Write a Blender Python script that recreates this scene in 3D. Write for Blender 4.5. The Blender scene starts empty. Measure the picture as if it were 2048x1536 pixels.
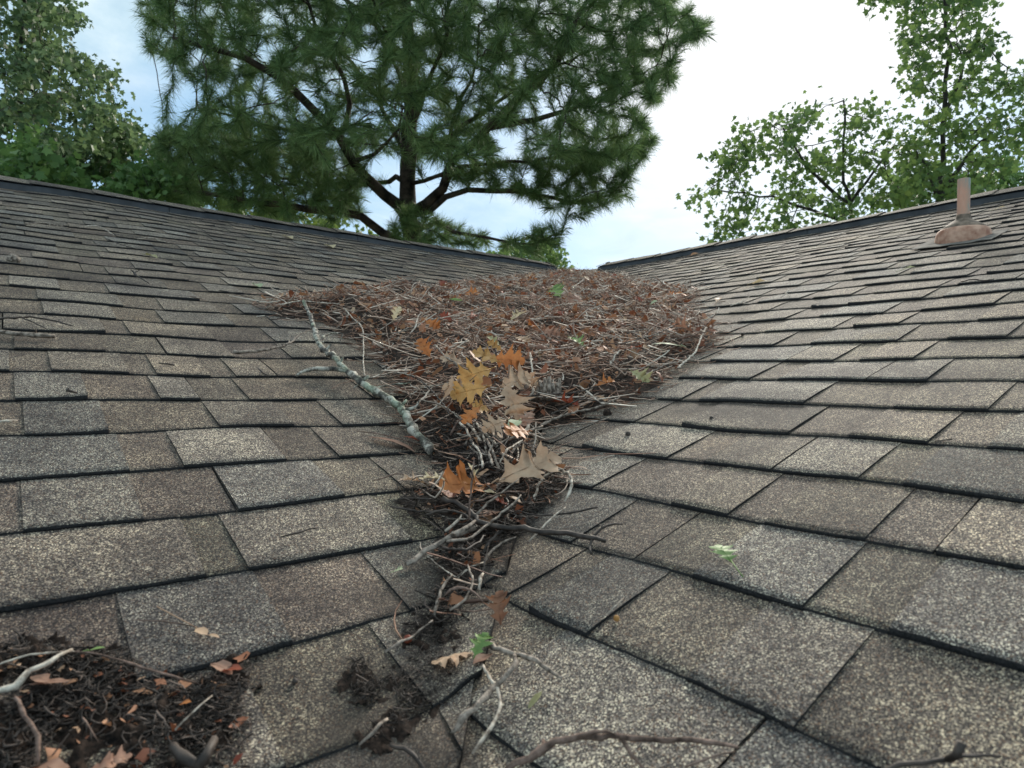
import bpy, bmesh, math, random
import numpy as np
from mathutils import Vector, Matrix, noise

# ------------------------------------------------------------------ camera, sky, sun, exposure
scene = bpy.context.scene
FPX, T = 1307.0, 1 / 3.0              # focal length in photo pixels; roof rise per metre of run
CAM = np.array([-1.293, -1.485, 0.0])
HEAD, PITCH, ROLL = math.atan2(.787, .617), math.radians(-.48), math.radians(.66)
FW = np.array([math.cos(PITCH) * math.cos(HEAD), math.cos(PITCH) * math.sin(HEAD), math.sin(PITCH)])
_R0 = np.array([math.sin(HEAD), -math.cos(HEAD), 0.0])
_U0 = np.cross(_R0, FW)
RT = math.cos(ROLL) * _R0 + math.sin(ROLL) * _U0
UP = -math.sin(ROLL) * _R0 + math.cos(ROLL) * _U0
cd = bpy.data.cameras.new('camera')
cam = bpy.data.objects.new('camera', cd)
scene.collection.objects.link(cam)
cam.matrix_world = Matrix(((RT[0], UP[0], -FW[0], CAM[0]), (RT[1], UP[1], -FW[1], CAM[1]), (RT[2], UP[2], -FW[2], CAM[2]), (0, 0, 0, 1)))
cd.sensor_width = 36.0
cd.lens = 36 * FPX / 2048
cd.clip_start, cd.clip_end = .02, 3000
cd.dof.use_dof = True
cd.dof.focus_distance = 1.55
cd.dof.aperture_fstop = 9.0
scene.camera = cam


def ray(x, y):
    return FW + (x - 1024) / FPX * RT - (y - 768) / FPX * UP


_sd = ray(1560, -60)
SUN_DIR = _sd / np.linalg.norm(_sd)
SUN_EL = math.asin(SUN_DIR[2])
w = bpy.data.worlds.new('World')
scene.world = w
w.use_nodes = True
nt = w.node_tree
nt.nodes.clear()


def N(tree, typ, **kw):
    n = tree.nodes.new(typ)
    for k, v in kw.items():
        if k == 'i':
            for a, b in v.items():
                n.inputs[a].default_value = b
        else:
            setattr(n, k, v)
    return n


def lk(tree, a, b):
    tree.links.new(a, b)


def ramp(tree, fac, stops, interp='LINEAR'):
    r = tree.nodes.new('ShaderNodeValToRGB')
    r.color_ramp.interpolation = interp
    while len(r.color_ramp.elements) < len(stops):
        r.color_ramp.elements.new(.5)
    for e, (p, c) in zip(r.color_ramp.elements, stops):
        e.position = p
        e.color = (c, c, c, 1) if isinstance(c, (int, float)) else tuple(c) + (1,)
    tree.links.new(fac, r.inputs[0])
    return r


def math_n(tree, op, a, b=None, clamp=False):
    n = tree.nodes.new('ShaderNodeMath')
    n.operation = op
    n.use_clamp = clamp
    for i, v in enumerate((a, b)):
        if v is None:
            continue
        if isinstance(v, (int, float)):
            n.inputs[i].default_value = v
        else:
            tree.links.new(v, n.inputs[i])
    return n.outputs[0]


def mixc(tree, fac, a, b, mode='MIX'):
    n = tree.nodes.new('ShaderNodeMix')
    n.data_type = 'RGBA'
    n.blend_type = mode
    for i, v in ((0, fac), (6, a), (7, b)):
        if hasattr(v, 'is_linked') or hasattr(v, 'links'):
            tree.links.new(v, n.inputs[i])
        else:
            n.inputs[i].default_value = v if isinstance(v, (int, float)) else tuple(v) + (1,)
    return n.outputs[2]


sky = N(nt, 'ShaderNodeTexSky', sky_type='NISHITA', sun_disc=False, sun_elevation=SUN_EL,
        sun_rotation=math.atan2(SUN_DIR[0], SUN_DIR[1]))
skyb = mixc(nt, 1.0, sky.outputs[0], (.085, .085, .09), 'MULTIPLY')
tc = N(nt, 'ShaderNodeTexCoord')
sep = N(nt, 'ShaderNodeSeparateXYZ')
lk(nt, tc.outputs['Generated'], sep.inputs[0])
zc = math_n(nt, 'MAXIMUM', sep.outputs[2], 0.0)
zz = math_n(nt, 'ADD', zc, .16)
cx = math_n(nt, 'DIVIDE', sep.outputs[0], zz)
cy = math_n(nt, 'DIVIDE', sep.outputs[1], zz)
cmb = N(nt, 'ShaderNodeCombineXYZ')
lk(nt, cx, cmb.inputs[0]); lk(nt, cy, cmb.inputs[1])
n1 = N(nt, 'ShaderNodeTexNoise', i={'Scale': 1.1, 'Detail': 8.0, 'Roughness': .56, 'Distortion': .35})
lk(nt, cmb.outputs[0], n1.inputs['Vector'])
n2 = N(nt, 'ShaderNodeTexNoise', i={'Scale': 3.2, 'Detail': 7.0, 'Roughness': .6, 'Distortion': .5})
lk(nt, cmb.outputs[0], n2.inputs['Vector'])
dotn = N(nt, 'ShaderNodeVectorMath', operation='DOT_PRODUCT')
dotn.inputs[1].default_value = tuple(SUN_DIR)
lk(nt, tc.outputs['Generated'], dotn.inputs[0])
glow = math_n(nt, 'POWER', math_n(nt, 'MAXIMUM', dotn.outputs['Value'], 0.0), 20.0)
el = ramp(nt, zc, [(0.0, -.0), (.14, .0), (.22, .02), (.33, .13), (.5, .30)]).outputs[0]
cov = math_n(nt, 'ADD', math_n(nt, 'ADD', n1.outputs[0], el), math_n(nt, 'MULTIPLY', glow, .20))
mask = ramp(nt, cov, [(.46, .05), (.60, .40), (.74, .85), (.86, 1.0)]).outputs[0]
shade = ramp(nt, n2.outputs[0], [(.3, (.225, .31, .365)), (.46, (.30, .38, .42)), (.58, (.37, .435, .46)), (.7, (.44, .485, .50))]).outputs[0]
white = mixc(nt, math_n(nt, 'MULTIPLY', glow, 1.5, True), shade, (.505, .515, .52))
blue = mixc(nt, .75, skyb, (.105, .225, .345))
skyc = mixc(nt, mask, blue, white)
bg = N(nt, 'ShaderNodeBackground', i={'Strength': 1.0})
lk(nt, skyc, bg.inputs[0])
wo = N(nt, 'ShaderNodeOutputWorld')
lk(nt, bg.outputs[0], wo.inputs[0])

sl = bpy.data.lights.new('sun', 'SUN')
sl.energy, sl.angle, sl.color = 2.0, math.radians(16), (1, .93, .82)
so = bpy.data.objects.new('sun', sl)
scene.collection.objects.link(so)
so.rotation_euler = Vector(SUN_DIR).to_track_quat('Z', 'Y').to_euler()
vs = scene.view_settings
vs.view_transform, vs.look, vs.exposure, vs.gamma = 'Standard', 'None', 1.24, 1
scene.render.film_transparent = False

rng = np.random.default_rng(7)
random.seed(7)

# ------------------------------------------------------------------ helpers
COL = scene.collection


def link(o, parent=None):
    COL.objects.link(o)
    if parent is not None:
        o.parent = parent
    return o


def tag(o, label=None, cat=None, group=None, kind=None):
    if label: o['label'] = label
    if cat: o['category'] = cat
    if group: o['group'] = group
    if kind: o['kind'] = kind
    return o


def empty(name, loc, label=None, cat=None, group=None):
    o = bpy.data.objects.new(name, None)
    o.location = loc
    o.empty_display_size = .1
    link(o)
    return tag(o, label, cat, group)


def poly(name, verts, faces, mats, parent=None, smooth=False, midx=None, tint=None, origin=None):
    """verts (n,3) world; faces: list of tuples or (m,k) array"""
    verts = np.asarray(verts, dtype=np.float64)
    org = np.zeros(3)
    if parent is not None:
        org = np.array(parent.matrix_basis.translation)
        pp = parent.parent
        while pp is not None:
            org = org + np.array(pp.matrix_basis.translation)
            pp = pp.parent
    elif origin is not None:
        org = np.asarray(origin, dtype=float)
    me = bpy.data.meshes.new(name)
    if isinstance(faces, np.ndarray):
        k = faces.shape[1]
        me.vertices.add(len(verts))
        me.vertices.foreach_set('co', (verts - org).astype(np.float32).ravel())
        me.loops.add(faces.size)
        me.loops.foreach_set('vertex_index', faces.astype(np.int32).ravel())
        me.polygons.add(len(faces))
        me.polygons.foreach_set('loop_start', np.arange(0, faces.size, k, dtype=np.int32))
        me.update(calc_edges=True)
    else:
        me.from_pydata((verts - org).tolist(), [], faces)
    if not isinstance(mats, (list, tuple)):
        mats = [mats]
    for m in mats:
        me.materials.append(m)
    if midx is not None:
        me.polygons.foreach_set('material_index', np.asarray(midx, dtype=np.int32))
    if smooth:
        me.polygons.foreach_set('use_smooth', np.ones(len(me.polygons), dtype=bool))
    if tint is not None:
        a = me.attributes.new('tint', 'FLOAT_COLOR', 'POINT')
        t4 = np.ones((len(verts), 4), dtype=np.float32)
        t4[:, :3] = tint
        a.data.foreach_set('color', t4.ravel())
    me.validate()
    me.update()
    o = bpy.data.objects.new(name, me)
    if parent is None and origin is not None:
        o.location = org
    return link(o, parent)


def smooth_noise(x, y, s, seed=0.0):
    return noise.noise(Vector((x * s + seed, y * s - seed * 1.7, seed * .37)))


# --- roof surface: two planes meeting in the valley x = y
RIDGE = 3.0


def smax(u, v, k=.036):
    h = np.maximum(k - np.abs(u - v), 0) / k
    return np.maximum(u, v) + h * h * k * .25


_wk = rng.normal(size=(14, 2)) * 3.2
_wp = rng.random(14) * 6.28


def wav(x, y):
    s = 0
    for (a, b), p in zip(_wk, _wp):
        s = s + np.sin(a * x + b * y + p)
    return s * .0011 + .0022 * np.sin(x * 14.3 + 1.1 * np.sin(y * 9.0)) * np.sin(y * 12.1 + 2.0)


def roofz(x, y):
    x = np.asarray(x, float); y = np.asarray(y, float)
    return smax(T * x, T * y) + wav(x, y)


def fold(z):      # the part beyond a ridge goes down again
    return z


# ------------------------------------------------------------------ materials
def new_mat(name):
    m = bpy.data.materials.new(name)
    m.use_nodes = True
    t = m.node_tree
    b = t.nodes['Principled BSDF']
    return m, t, b


def simple(name, base, var=.25, scale=30, rough=.8, second=None, bump=.3, detail=5, spec=.3, coord='Object', metallic=0.0):
    m, t, b = new_mat(name)
    tcn = N(t, 'ShaderNodeTexCoord')
    nn = N(t, 'ShaderNodeTexNoise', i={'Scale': scale, 'Detail': float(detail), 'Roughness': .6})
    lk(t, tcn.outputs[coord], nn.inputs['Vector'])
    c0 = tuple(max(0, c * (1 - var)) for c in base)
    c1 = second or tuple(min(1, c * (1 + var)) for c in base)
    r = ramp(t, nn.outputs[0], [(.36, c0), (.64, c1)])
    lk(t, r.outputs[0], b.inputs['Base Color'])
    b.inputs['Roughness'].default_value = rough
    b.inputs['Specular IOR Level'].default_value = spec
    b.inputs['Metallic'].default_value = metallic
    if bump:
        bp = N(t, 'ShaderNodeBump', i={'Strength': bump, 'Distance': .002})
        lk(t, nn.outputs[0], bp.inputs['Height'])
        lk(t, bp.outputs[0], b.inputs['Normal'])
    return m


def shingle_mat():
    m, t, b = new_mat('asphalt_shingle')
    tcn = N(t, 'ShaderNodeTexCoord')
    at = N(t, 'ShaderNodeAttribute', attribute_name='tint')
    vo = N(t, 'ShaderNodeTexVoronoi', i={'Scale': 820.0})
    lk(t, tcn.outputs['Object'], vo.inputs['Vector'])
    sp = N(t, 'ShaderNodeSeparateColor')
    lk(t, vo.outputs['Color'], sp.inputs[0])
    # big blotches shift how many pale granules there are
    nb = N(t, 'ShaderNodeTexNoise', i={'Scale': 7.0, 'Detail': 5.0, 'Roughness': .65})
    lk(t, tcn.outputs['Object'], nb.inputs['Vector'])
    nm = N(t, 'ShaderNodeTexNoise', i={'Scale': 85.0, 'Detail': 4.0, 'Roughness': .7})
    lk(t, tcn.outputs['Object'], nm.inputs['Vector'])
    v = math_n(t, 'ADD', sp.outputs[0], math_n(t, 'MULTIPLY', math_n(t, 'SUBTRACT', nb.outputs[0], .5), .55))
    v = math_n(t, 'ADD', v, math_n(t, 'MULTIPLY', math_n(t, 'SUBTRACT', nm.outputs[0], .5), .5), True)
    r = ramp(t, v, [(0.0, (.017, .015, .014)), (.30, (.048, .041, .037)), (.54, (.122, .103, .089)), (.78, (.25, .211, .174)),
                    (.92, (.50, .42, .31)), (1.0, (.86, .74, .54))])
    c = mixc(t, 1.0, r.outputs[0], at.outputs['Color'], 'MULTIPLY')
    # a few rusty granules
    rr = ramp(t, sp.outputs[1], [(.90, 0.0), (.93, .6)])
    c = mixc(t, rr.outputs[0], c, (.20, .10, .05))
    # damp dark stains
    ns = N(t, 'ShaderNodeTexNoise', i={'Scale': 3.1, 'Detail': 6.0, 'Roughness': .6})
    lk(t, tcn.outputs['Object'], ns.inputs['Vector'])
    st = ramp(t, ns.outputs[0], [(.36, (.62, .62, .64)), (.50, (1, 1, 1)), (.66, (1.0, .99, .96)), (.74, (1.22, 1.12, .92))])
    c = mixc(t, 1.0, c, st.outputs[0], 'MULTIPLY')
    # silt washed down the lower valley
    sx = N(t, 'ShaderNodeSeparateXYZ'); lk(t, tcn.outputs['Object'], sx.inputs[0])
    dv = math_n(t, 'ABSOLUTE', math_n(t, 'ADD', math_n(t, 'SUBTRACT', sx.outputs[0], sx.outputs[1]), .05))
    dv = math_n(t, 'ADD', dv, math_n(t, 'MULTIPLY', math_n(t, 'SUBTRACT', nb.outputs[0], .5), .35))
    sd_ = math_n(t, 'MULTIPLY', ramp(t, dv, [(.03, .75), (.15, 0.0)]).outputs[0], ramp(t, nm.outputs[0], [(.3, .4), (.6, 1.0)]).outputs[0])
    c = mixc(t, sd_, c, (.045, .034, .026))
    lk(t, c, b.inputs['Base Color'])
    b.inputs['Roughness'].default_value = .85
    b.inputs['Specular IOR Level'].default_value = .3
    bp = N(t, 'ShaderNodeBump', i={'Strength': .8, 'Distance': .0012})
    lk(t, sp.outputs[2], bp.inputs['Height'])
    lk(t, bp.outputs[0], b.inputs['Normal'])
    return m


def leaf_mat(name, c_a, c_b, scale=25, transl=.3, rough=.55):
    m, t, b = new_mat(name)
    tcn = N(t, 'ShaderNodeTexCoord')
    nn = N(t, 'ShaderNodeTexNoise', i={'Scale': scale, 'Detail': 6.0, 'Roughness': .65})
    lk(t, tcn.outputs['Object'], nn.inputs['Vector'])
    r = ramp(t, nn.outputs[0], [(.35, c_a), (.65, c_b)])
    lk(t, r.outputs[0], b.inputs['Base Color'])
    b.inputs['Roughness'].default_value = rough
    b.inputs['Specular IOR Level'].default_value = .35
    tr = N(t, 'ShaderNodeBsdfTranslucent')
    lk(t, r.outputs[0], tr.inputs[0])
    mx = N(t, 'ShaderNodeMixShader', i={0: transl})
    out = t.nodes['Material Output']
    lk(t, b.outputs[0], mx.inputs[1]); lk(t, tr.outputs[0], mx.inputs[2])
    lk(t, mx.outputs[0], out.inputs[0])
    return m


def foliage_mat(name, stops, transl=.3, scale=1.3, rough=.5):
    """leaf to leaf colour variation: random per island plus clumps"""
    m, t, b = new_mat(name)
    g = N(t, 'ShaderNodeNewGeometry')
    tcn = N(t, 'ShaderNodeTexCoord')
    nn = N(t, 'ShaderNodeTexNoise', i={'Scale': scale, 'Detail': 3.0})
    lk(t, tcn.outputs['Object'], nn.inputs['Vector'])
    v = math_n(t, 'ADD', math_n(t, 'MULTIPLY', g.outputs['Random Per Island'], .5), math_n(t, 'MULTIPLY', nn.outputs[0], .6))
    r = ramp(t, v, stops)
    lk(t, r.outputs[0], b.inputs['Base Color'])
    b.inputs['Roughness'].default_value = rough
    b.inputs['Specular IOR Level'].default_value = .3
    tr = N(t, 'ShaderNodeBsdfTranslucent')
    lk(t, r.outputs[0], tr.inputs[0])
    mx = N(t, 'ShaderNodeMixShader', i={0: transl})
    out = t.nodes['Material Output']
    lk(t, b.outputs[0], mx.inputs[1]); lk(t, tr.outputs[0], mx.inputs[2])
    lk(t, mx.outputs[0], out.inputs[0])
    return m


M = {}
M['shingle'] = shingle_mat()
M['asphalt'] = simple('asphalt_edge', (.018, .017, .017), .6, 400, .9, bump=.6)
M['felt'] = simple('roofing_felt', (.02, .02, .02), .3, 60)
M['vent'] = simple('ridge_vent_plastic', (.050, .052, .056), .3, 12, .5, bump=.1)
M['cap'] = M['shingle']
M['copper'] = simple('weathered_salmon_metal', (.44, .20, .125), .18, 26, .65, second=(.66, .40, .28), bump=.15)
M['flash'] = simple('pale_flashing', (.17, .15, .13), .4, 24, .9, spec=.1, bump=.1)
M['wall'] = simple('wall_siding', (.55, .52, .46), .05, 3, .7)
M['grass'] = simple('grass', (.05, .09, .025), .4, 2, .9, bump=.5)
M['pinebark'] = simple('pine_bark', (.035, .028, .023), .55, 7, .9, second=(.10, .072, .055), bump=1.0)
M['bark'] = simple('grey_bark', (.05, .045, .038), .3, 14, .9, bump=.6)
M['humus'] = simple('humus', (.022, .016, .012), .6, 160, .9, second=(.085, .055, .040), bump=1.0)
M['mulch'] = simple('wet_mulch', (.012, .009, .007), .6, 160, .85, spec=.15, second=(.04, .025, .018), bump=1.0)
M['twig'] = simple('brown_twig', (.085, .050, .036), .4, 90, .85, second=(.27, .18, .14), bump=.8)
M['paletwig'] = simple('bleached_twig', (.30, .22, .165), .35, 110, .85, second=(.74, .64, .52), bump=.9)
M['greytwig'] = simple('grey_twig', (.11, .08, .06), .4, 110, .85, second=(.44, .355, .285), bump=.9)
M['darktwig'] = simple('dark_wet_twig', (.03, .022, .018), .4, 60, .6, second=(.09, .068, .055))
M['needle'] = foliage_mat('dead_needles', [(.2, (.07, .032, .022)), (.38, (.22, .10, .062)), (.56, (.46, .26, .17)), (.78, (.78, .58, .44))], .05, 9, .6)
M['sticks'] = foliage_mat('litter_sticks', [(.2, (.08, .045, .033)), (.38, (.24, .15, .11)), (.58, (.50, .37, .285)), (.82, (.82, .72, .60))], 0.0, 9, .8)
M['fibre'] = foliage_mat('dark_fibres', [(.2, (.016, .013, .011)), (.6, (.05, .038, .031)), (.9, (.15, .11, .09))], 0.0, 20, .7)
M['crumble'] = foliage_mat('leaf_crumbs', [(.2, (.11, .035, .02)), (.45, (.30, .11, .055)), (.7, (.46, .24, .13)), (.9, (.62, .45, .30))], .15, 9, .6)


def lichen_mat():
    m, t, b = new_mat('lichen_bark')
    tcn = N(t, 'ShaderNodeTexCoord')
    n1_ = N(t, 'ShaderNodeTexNoise', i={'Scale': 45.0, 'Detail': 6.0, 'Roughness': .7})
    n2_ = N(t, 'ShaderNodeTexNoise', i={'Scale': 11.0, 'Detail': 3.0})
    for n_ in (n1_, n2_): lk(t, tcn.outputs['Object'], n_.inputs['Vector'])
    a = ramp(t, n1_.outputs[0], [(.38, (.035, .03, .026)), (.48, (.15, .125, .10)), (.56, (.50, .455, .375))])
    g = ramp(t, n1_.outputs[0], [(.38, (.035, .033, .025)), (.49, (.13, .14, .09)), (.6, (.34, .37, .27))])
    f = ramp(t, n2_.outputs[0], [(.44, 0.0), (.58, 1.0)])
    lk(t, mixc(t, f.outputs[0], a.outputs[0], g.outputs[0]), b.inputs['Base Color'])
    b.inputs['Roughness'].default_value = .85
    bp = N(t, 'ShaderNodeBump', i={'Strength': .8, 'Distance': .002})
    lk(t, n1_.outputs[0], bp.inputs['Height']); lk(t, bp.outputs[0], b.inputs['Normal'])
    return m


M['lichen'] = lichen_mat()
M['l_gold'] = leaf_mat('golden_leaf', (.42, .20, .05), (.62, .36, .13), 30)
M['l_orange'] = leaf_mat('orange_leaf', (.38, .12, .03), (.56, .22, .07), 30)
M['l_tan'] = leaf_mat('tan_leaf', (.42, .25, .15), (.60, .42, .28), 35)
M['l_pale'] = leaf_mat('pale_leaf', (.58, .45, .25), (.75, .63, .42), 30)
M['l_pink'] = leaf_mat('pinkish_brown_leaf', (.25, .12, .075), (.45, .27, .19), 35)
M['l_brown'] = leaf_mat('brown_leaf', (.15, .06, .03), (.30, .14, .075), 35)
M['l_red'] = leaf_mat('rust_red_leaf', (.22, .045, .025), (.36, .10, .05), 30)
M['l_green'] = leaf_mat('green_leaf', (.13, .23, .06), (.27, .38, .13), 30)
M['l_pgreen'] = leaf_mat('pale_green_leaf', (.30, .36, .20), (.50, .54, .34), 30)
M['l_olive'] = leaf_mat('olive_leaf', (.30, .27, .12), (.46, .42, .22), 30)

# ------------------------------------------------------------------ ground and house
def box(bm, x0, x1, y0, y1, z0, z1):
    vs_ = [bm.verts.new(p) for p in ((x0, y0, z0), (x1, y0, z0), (x1, y1, z0), (x0, y1, z0), (x0, y0, z1), (x1, y0, z1), (x1, y1, z1), (x0, y1, z1))]
    for f in ((0, 3, 2, 1), (4, 5, 6, 7), (0, 1, 5, 4), (1, 2, 6, 5), (2, 3, 7, 6), (3, 0, 4, 7)):
        bm.faces.new([vs_[i] for i in f])


def bm_obj(name, bm, mat, parent=None):
    me = bpy.data.meshes.new(name)
    bm.to_mesh(me); bm.free()
    me.materials.append(mat)
    o = bpy.data.objects.new(name, me)
    return link(o, parent)


GZ = -4.1
g = np.linspace(-1, 1, 61)
gx, gy = np.meshgrid(np.sign(g) * np.abs(g) ** 3 * 1500, np.sign(g) * np.abs(g) ** 3 * 1500, indexing='ij')
gv = np.stack([gx, gy, GZ + 0 * gx], -1).reshape(-1, 3)
ii = np.arange(60)
I, J = np.meshgrid(ii, ii, indexing='ij')
gf = np.stack([I * 61 + J, (I + 1) * 61 + J, (I + 1) * 61 + J + 1, I * 61 + J + 1], -1).reshape(-1, 4)
tag(poly('ground', gv, gf, M['grass']), kind='structure')

house = empty('house', (0, 0, 0), 'L shaped house roof of weathered brown grey asphalt shingles with a debris filled valley', 'house')
EAVE = -2.0
FAR = 11.0
bm = bmesh.new()
# L-shaped walls, set in under the eaves
e = EAVE + .35
for x0, x1, y0, y1 in ((-9.0, 2 * RIDGE - e, e, 2 * RIDGE - e), (e, 2 * RIDGE - e, -9.0, e - .003)):
    box(bm, x0, x1, y0, y1, GZ, EAVE * T - .10)
bm_obj('wall', bm, M['wall'], house)


# shingle courses --------------------------------------------------
EXPO = .1357


def build_slope(name, phase, swap, seed, lo=-9.0):
    """courses of one visible slope. u = up-slope run, s = along the eave; valley where s = u"""
    r = random.Random(seed)
    V, Fq, MI, TI = [], [], [], []

    def pos(u, s, off):
        s2 = np.minimum(s, u + (.004 if swap else .045))
        if not swap: off = off + np.clip((s2 - u) / .03, 0, 1) * .0075
        x, y = (u, s2) if swap else (s2, u)
        return np.stack([x, y, roofz(x, y) + off], -1)

    def strip(s, us, offs, bottom, tint, side_l=True, side_r=True, jit=None):
        """s (n,), rows of u (each scalar), offs list of arrays; front face down to bottom; sides"""
        n = len(s)
        base = sum(len(v) for v in V)
        rows = []
        uj = us[0] + (jit if jit is not None else 0)
        rows.append(pos(uj + 0 * s, s, bottom))
        rows.append(pos(uj + 0 * s, s, offs[0]))
        for u_, o_ in zip(us[1:], offs[1:]):
            rows.append(pos(u_ + 0 * s, s, o_))
        R_ = len(rows)
        V.append(np.concatenate(rows))
        TI.append(np.tile(np.array(tint), (R_ * n, 1)))
        idx = base + np.arange(R_ * n).reshape(R_, n)
        a, b_, c, d = idx[:-1, :-1], idx[:-1, 1:], idx[1:, 1:], idx[1:, :-1]
        q = np.stack([a, b_, c, d] if not swap else [a, d, c, b_], -1)
        Fq.append(q.reshape(-1, 4))
        mi = np.zeros(q.shape[:2], int); mi[0] = 1
        MI.append(mi.ravel())
        # sides: need verts at bottom too
        for use, col, sgn in ((side_l, 0, 0), (side_r, -1, 1)):
            if not use: continue
            b0 = sum(len(v) for v in V)
            sc = s[col]
            ul = [float(np.ravel(uj)[col if np.ndim(uj) else 0])] + list(us[1:])
            top = np.concatenate([pos(np.array([u_]), np.array([sc]), np.array([float(np.ravel(o_)[col] if np.ndim(o_) else o_)])) for u_, o_ in zip(ul, offs)])
            bot = np.concatenate([pos(np.array([u_]), np.array([sc]), -.002) for u_ in ul])
            V.append(top); V.append(bot)
            k = len(ul)
            TI.append(np.tile(np.array(tint), (2 * k, 1)))
            t_ = b0 + np.arange(k); bt = b0 + k + np.arange(k)
            q = np.stack([t_[:-1], t_[1:], bt[1:], bt[:-1]], -1)
            Fq.append(q); MI.append(np.ones(k - 1, int))

    k0 = int(math.floor((EAVE - phase) / EXPO))
    k1 = int(math.floor((RIDGE - phase) / EXPO))
    for k in range(k0, k1 + 1):
        u0 = phase + k * EXPO
        near = abs(u0) < 1.6
        top = min(u0 + EXPO * 1.12, RIDGE + .01)
        us = [u0, u0 + .012, u0 + EXPO * .5, top]
        s_end = min(u0 + EXPO, RIDGE) + .05
        s = lo + r.random() * .9
        wob = r.random() * 100
        sh_end = s
        while s < s_end:
            # one shingle about a metre long; thick tabs alternate with gaps
            L = .985
            e_s = s + L
            tone = r.uniform(.86, 1.10)
            dx = .010 if (s > -3.2) else .05
            ea = min(e_s - .0012, s_end)
            if ea - s < .02: break
            ss = np.linspace(s + .0012, ea, max(2, int((ea - s) / dx)))
            hb = .0042 + .0012 * np.array([smooth_noise(v_, wob, 3.0) for v_ in ss])
            j = .0012 * np.array([smooth_noise(v_, wob, 60.0) for v_ in ss]) + .0045 * np.array([smooth_noise(v_, wob, 2.6, 3.0) for v_ in ss])
            sh = tuple(tone * v_ * r.uniform(.97, 1.03) for v_ in (.84, .79, .75))
            f = lambda x_, h_: h_ * (1 - x_) + .0006
            strip(ss, us, [hb, f(.06, hb), f(.5, hb), 0 * ss + .0003], -.001, sh, jit=j)
            # tabs
            p = s + (.0018 if r.random() < .6 else r.uniform(.06, .16))
            while p < e_s - .05:
                wdt = r.choice((.10, .12, .14, .16, .19, .22)) * r.uniform(.9, 1.1)
                q = min(p + wdt, e_s - .0018)
                if e_s - q < .05: q = e_s - .0018
                qe = min(q, s_end)
                if qe - p > .01:
                    ss2 = np.linspace(p, qe, max(2, int((qe - p) / dx)))
                    h2 = .0072 + .0016 * np.array([smooth_noise(v_, wob, 3.0) for v_ in ss2]) + r.uniform(-.0006, .0012)
                    curl = r.random()
                    if curl < .12:
                        h2 = h2 + .004 * np.linspace(0, 1, len(ss2)) ** 3
                    j2 = .0016 * np.array([smooth_noise(v_, wob, 70.0, 9.) for v_ in ss2]) - .0016 + .0045 * np.array([smooth_noise(v_, wob, 2.6, 3.0) for v_ in ss2])
                    tn = r.choice((.72, .84, .95, 1.0, 1.06, 1.14, 1.22)) * tone
                    warm = r.uniform(-.10, .045) + (.06 if r.random() < .08 else 0)
                    ti = (tn * (1.05 + warm), tn, tn * (.96 - warm))
                    g_ = lambda x_, h_: h_ * (1 - x_) + .003 * x_ + .0004
                    strip(ss2, us, [h2, g_(.06, h2), g_(.5, h2), 0 * ss2 + .0008], hb.mean() * .9, ti, jit=j2)
                p = q + r.choice((.05, .07, .09, .12, .15)) * r.uniform(.85, 1.15)
            s = e_s
    return poly(name, np.concatenate(V), np.concatenate(Fq), [M['shingle'], M['asphalt']], house, midx=np.concatenate(MI), tint=np.concatenate(TI))


sl_l = build_slope('roof_slope', -.012, False, 11)
sl_r = build_slope('roof_slope', 0.0, True, 23)

# felt under the courses, fascia, and the far slopes
def sheet(name, quads, mat, parent=house, tint=(1, 1, 1), cut=.12):
    V, Fq = [], []
    for (p0, p1, p2, p3) in quads:
        P = [np.array(p, float) for p in (p0, p1, p2, p3)]
        n = max(1, int(max(np.linalg.norm(P[1] - P[0]), np.linalg.norm(P[3] - P[0])) / cut))
        u = np.linspace(0, 1, n + 1)[:, None, None]; v = np.linspace(0, 1, n + 1)[None, :, None]
        G = (1 - u) * (1 - v) * P[0] + u * (1 - v) * P[1] + u * v * P[2] + (1 - u) * v * P[3]
        b0 = sum(len(x) for x in V)
        idx = b0 + np.arange((n + 1) ** 2).reshape(n + 1, n + 1)
        V.append(G.reshape(-1, 3))
        Fq.append(np.stack([idx[:-1, :-1], idx[1:, :-1], idx[1:, 1:], idx[:-1, 1:]], -1).reshape(-1, 4))
    V = np.concatenate(V)
    return poly(name, V, np.concatenate(Fq), mat, parent, tint=np.tile(np.array(tint), (len(V), 1)))


LO = -9.0
D = .012
zr, ze = RIDGE * T, EAVE * T
sheet('underlay', [((LO, EAVE, ze - D), (EAVE, EAVE, ze - D), (RIDGE, RIDGE, zr - D), (LO, RIDGE, zr - D)),
                   ((EAVE, LO, ze - D), (RIDGE, LO, zr - D), (RIDGE, RIDGE, zr - D), (EAVE, EAVE, ze - D))], M['felt'])
R2 = 2 * RIDGE - EAVE
sheet('rear_slope', [((LO, RIDGE, zr), (RIDGE, RIDGE, zr), (R2, R2, ze), (LO, R2, ze)),
                     ((RIDGE, LO, zr), (R2, LO, ze), (R2, R2, ze), (RIDGE, RIDGE, zr))], M['shingle'], cut=.5)
bm = bmesh.new()
box(bm, LO, EAVE - .02, EAVE - .03, EAVE, ze - .16, ze - .002)
box(bm, EAVE - .03, EAVE, LO, EAVE - .03, ze - .16, ze - .002)
bm_obj('fascia', bm, M['wall'], house)


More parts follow.
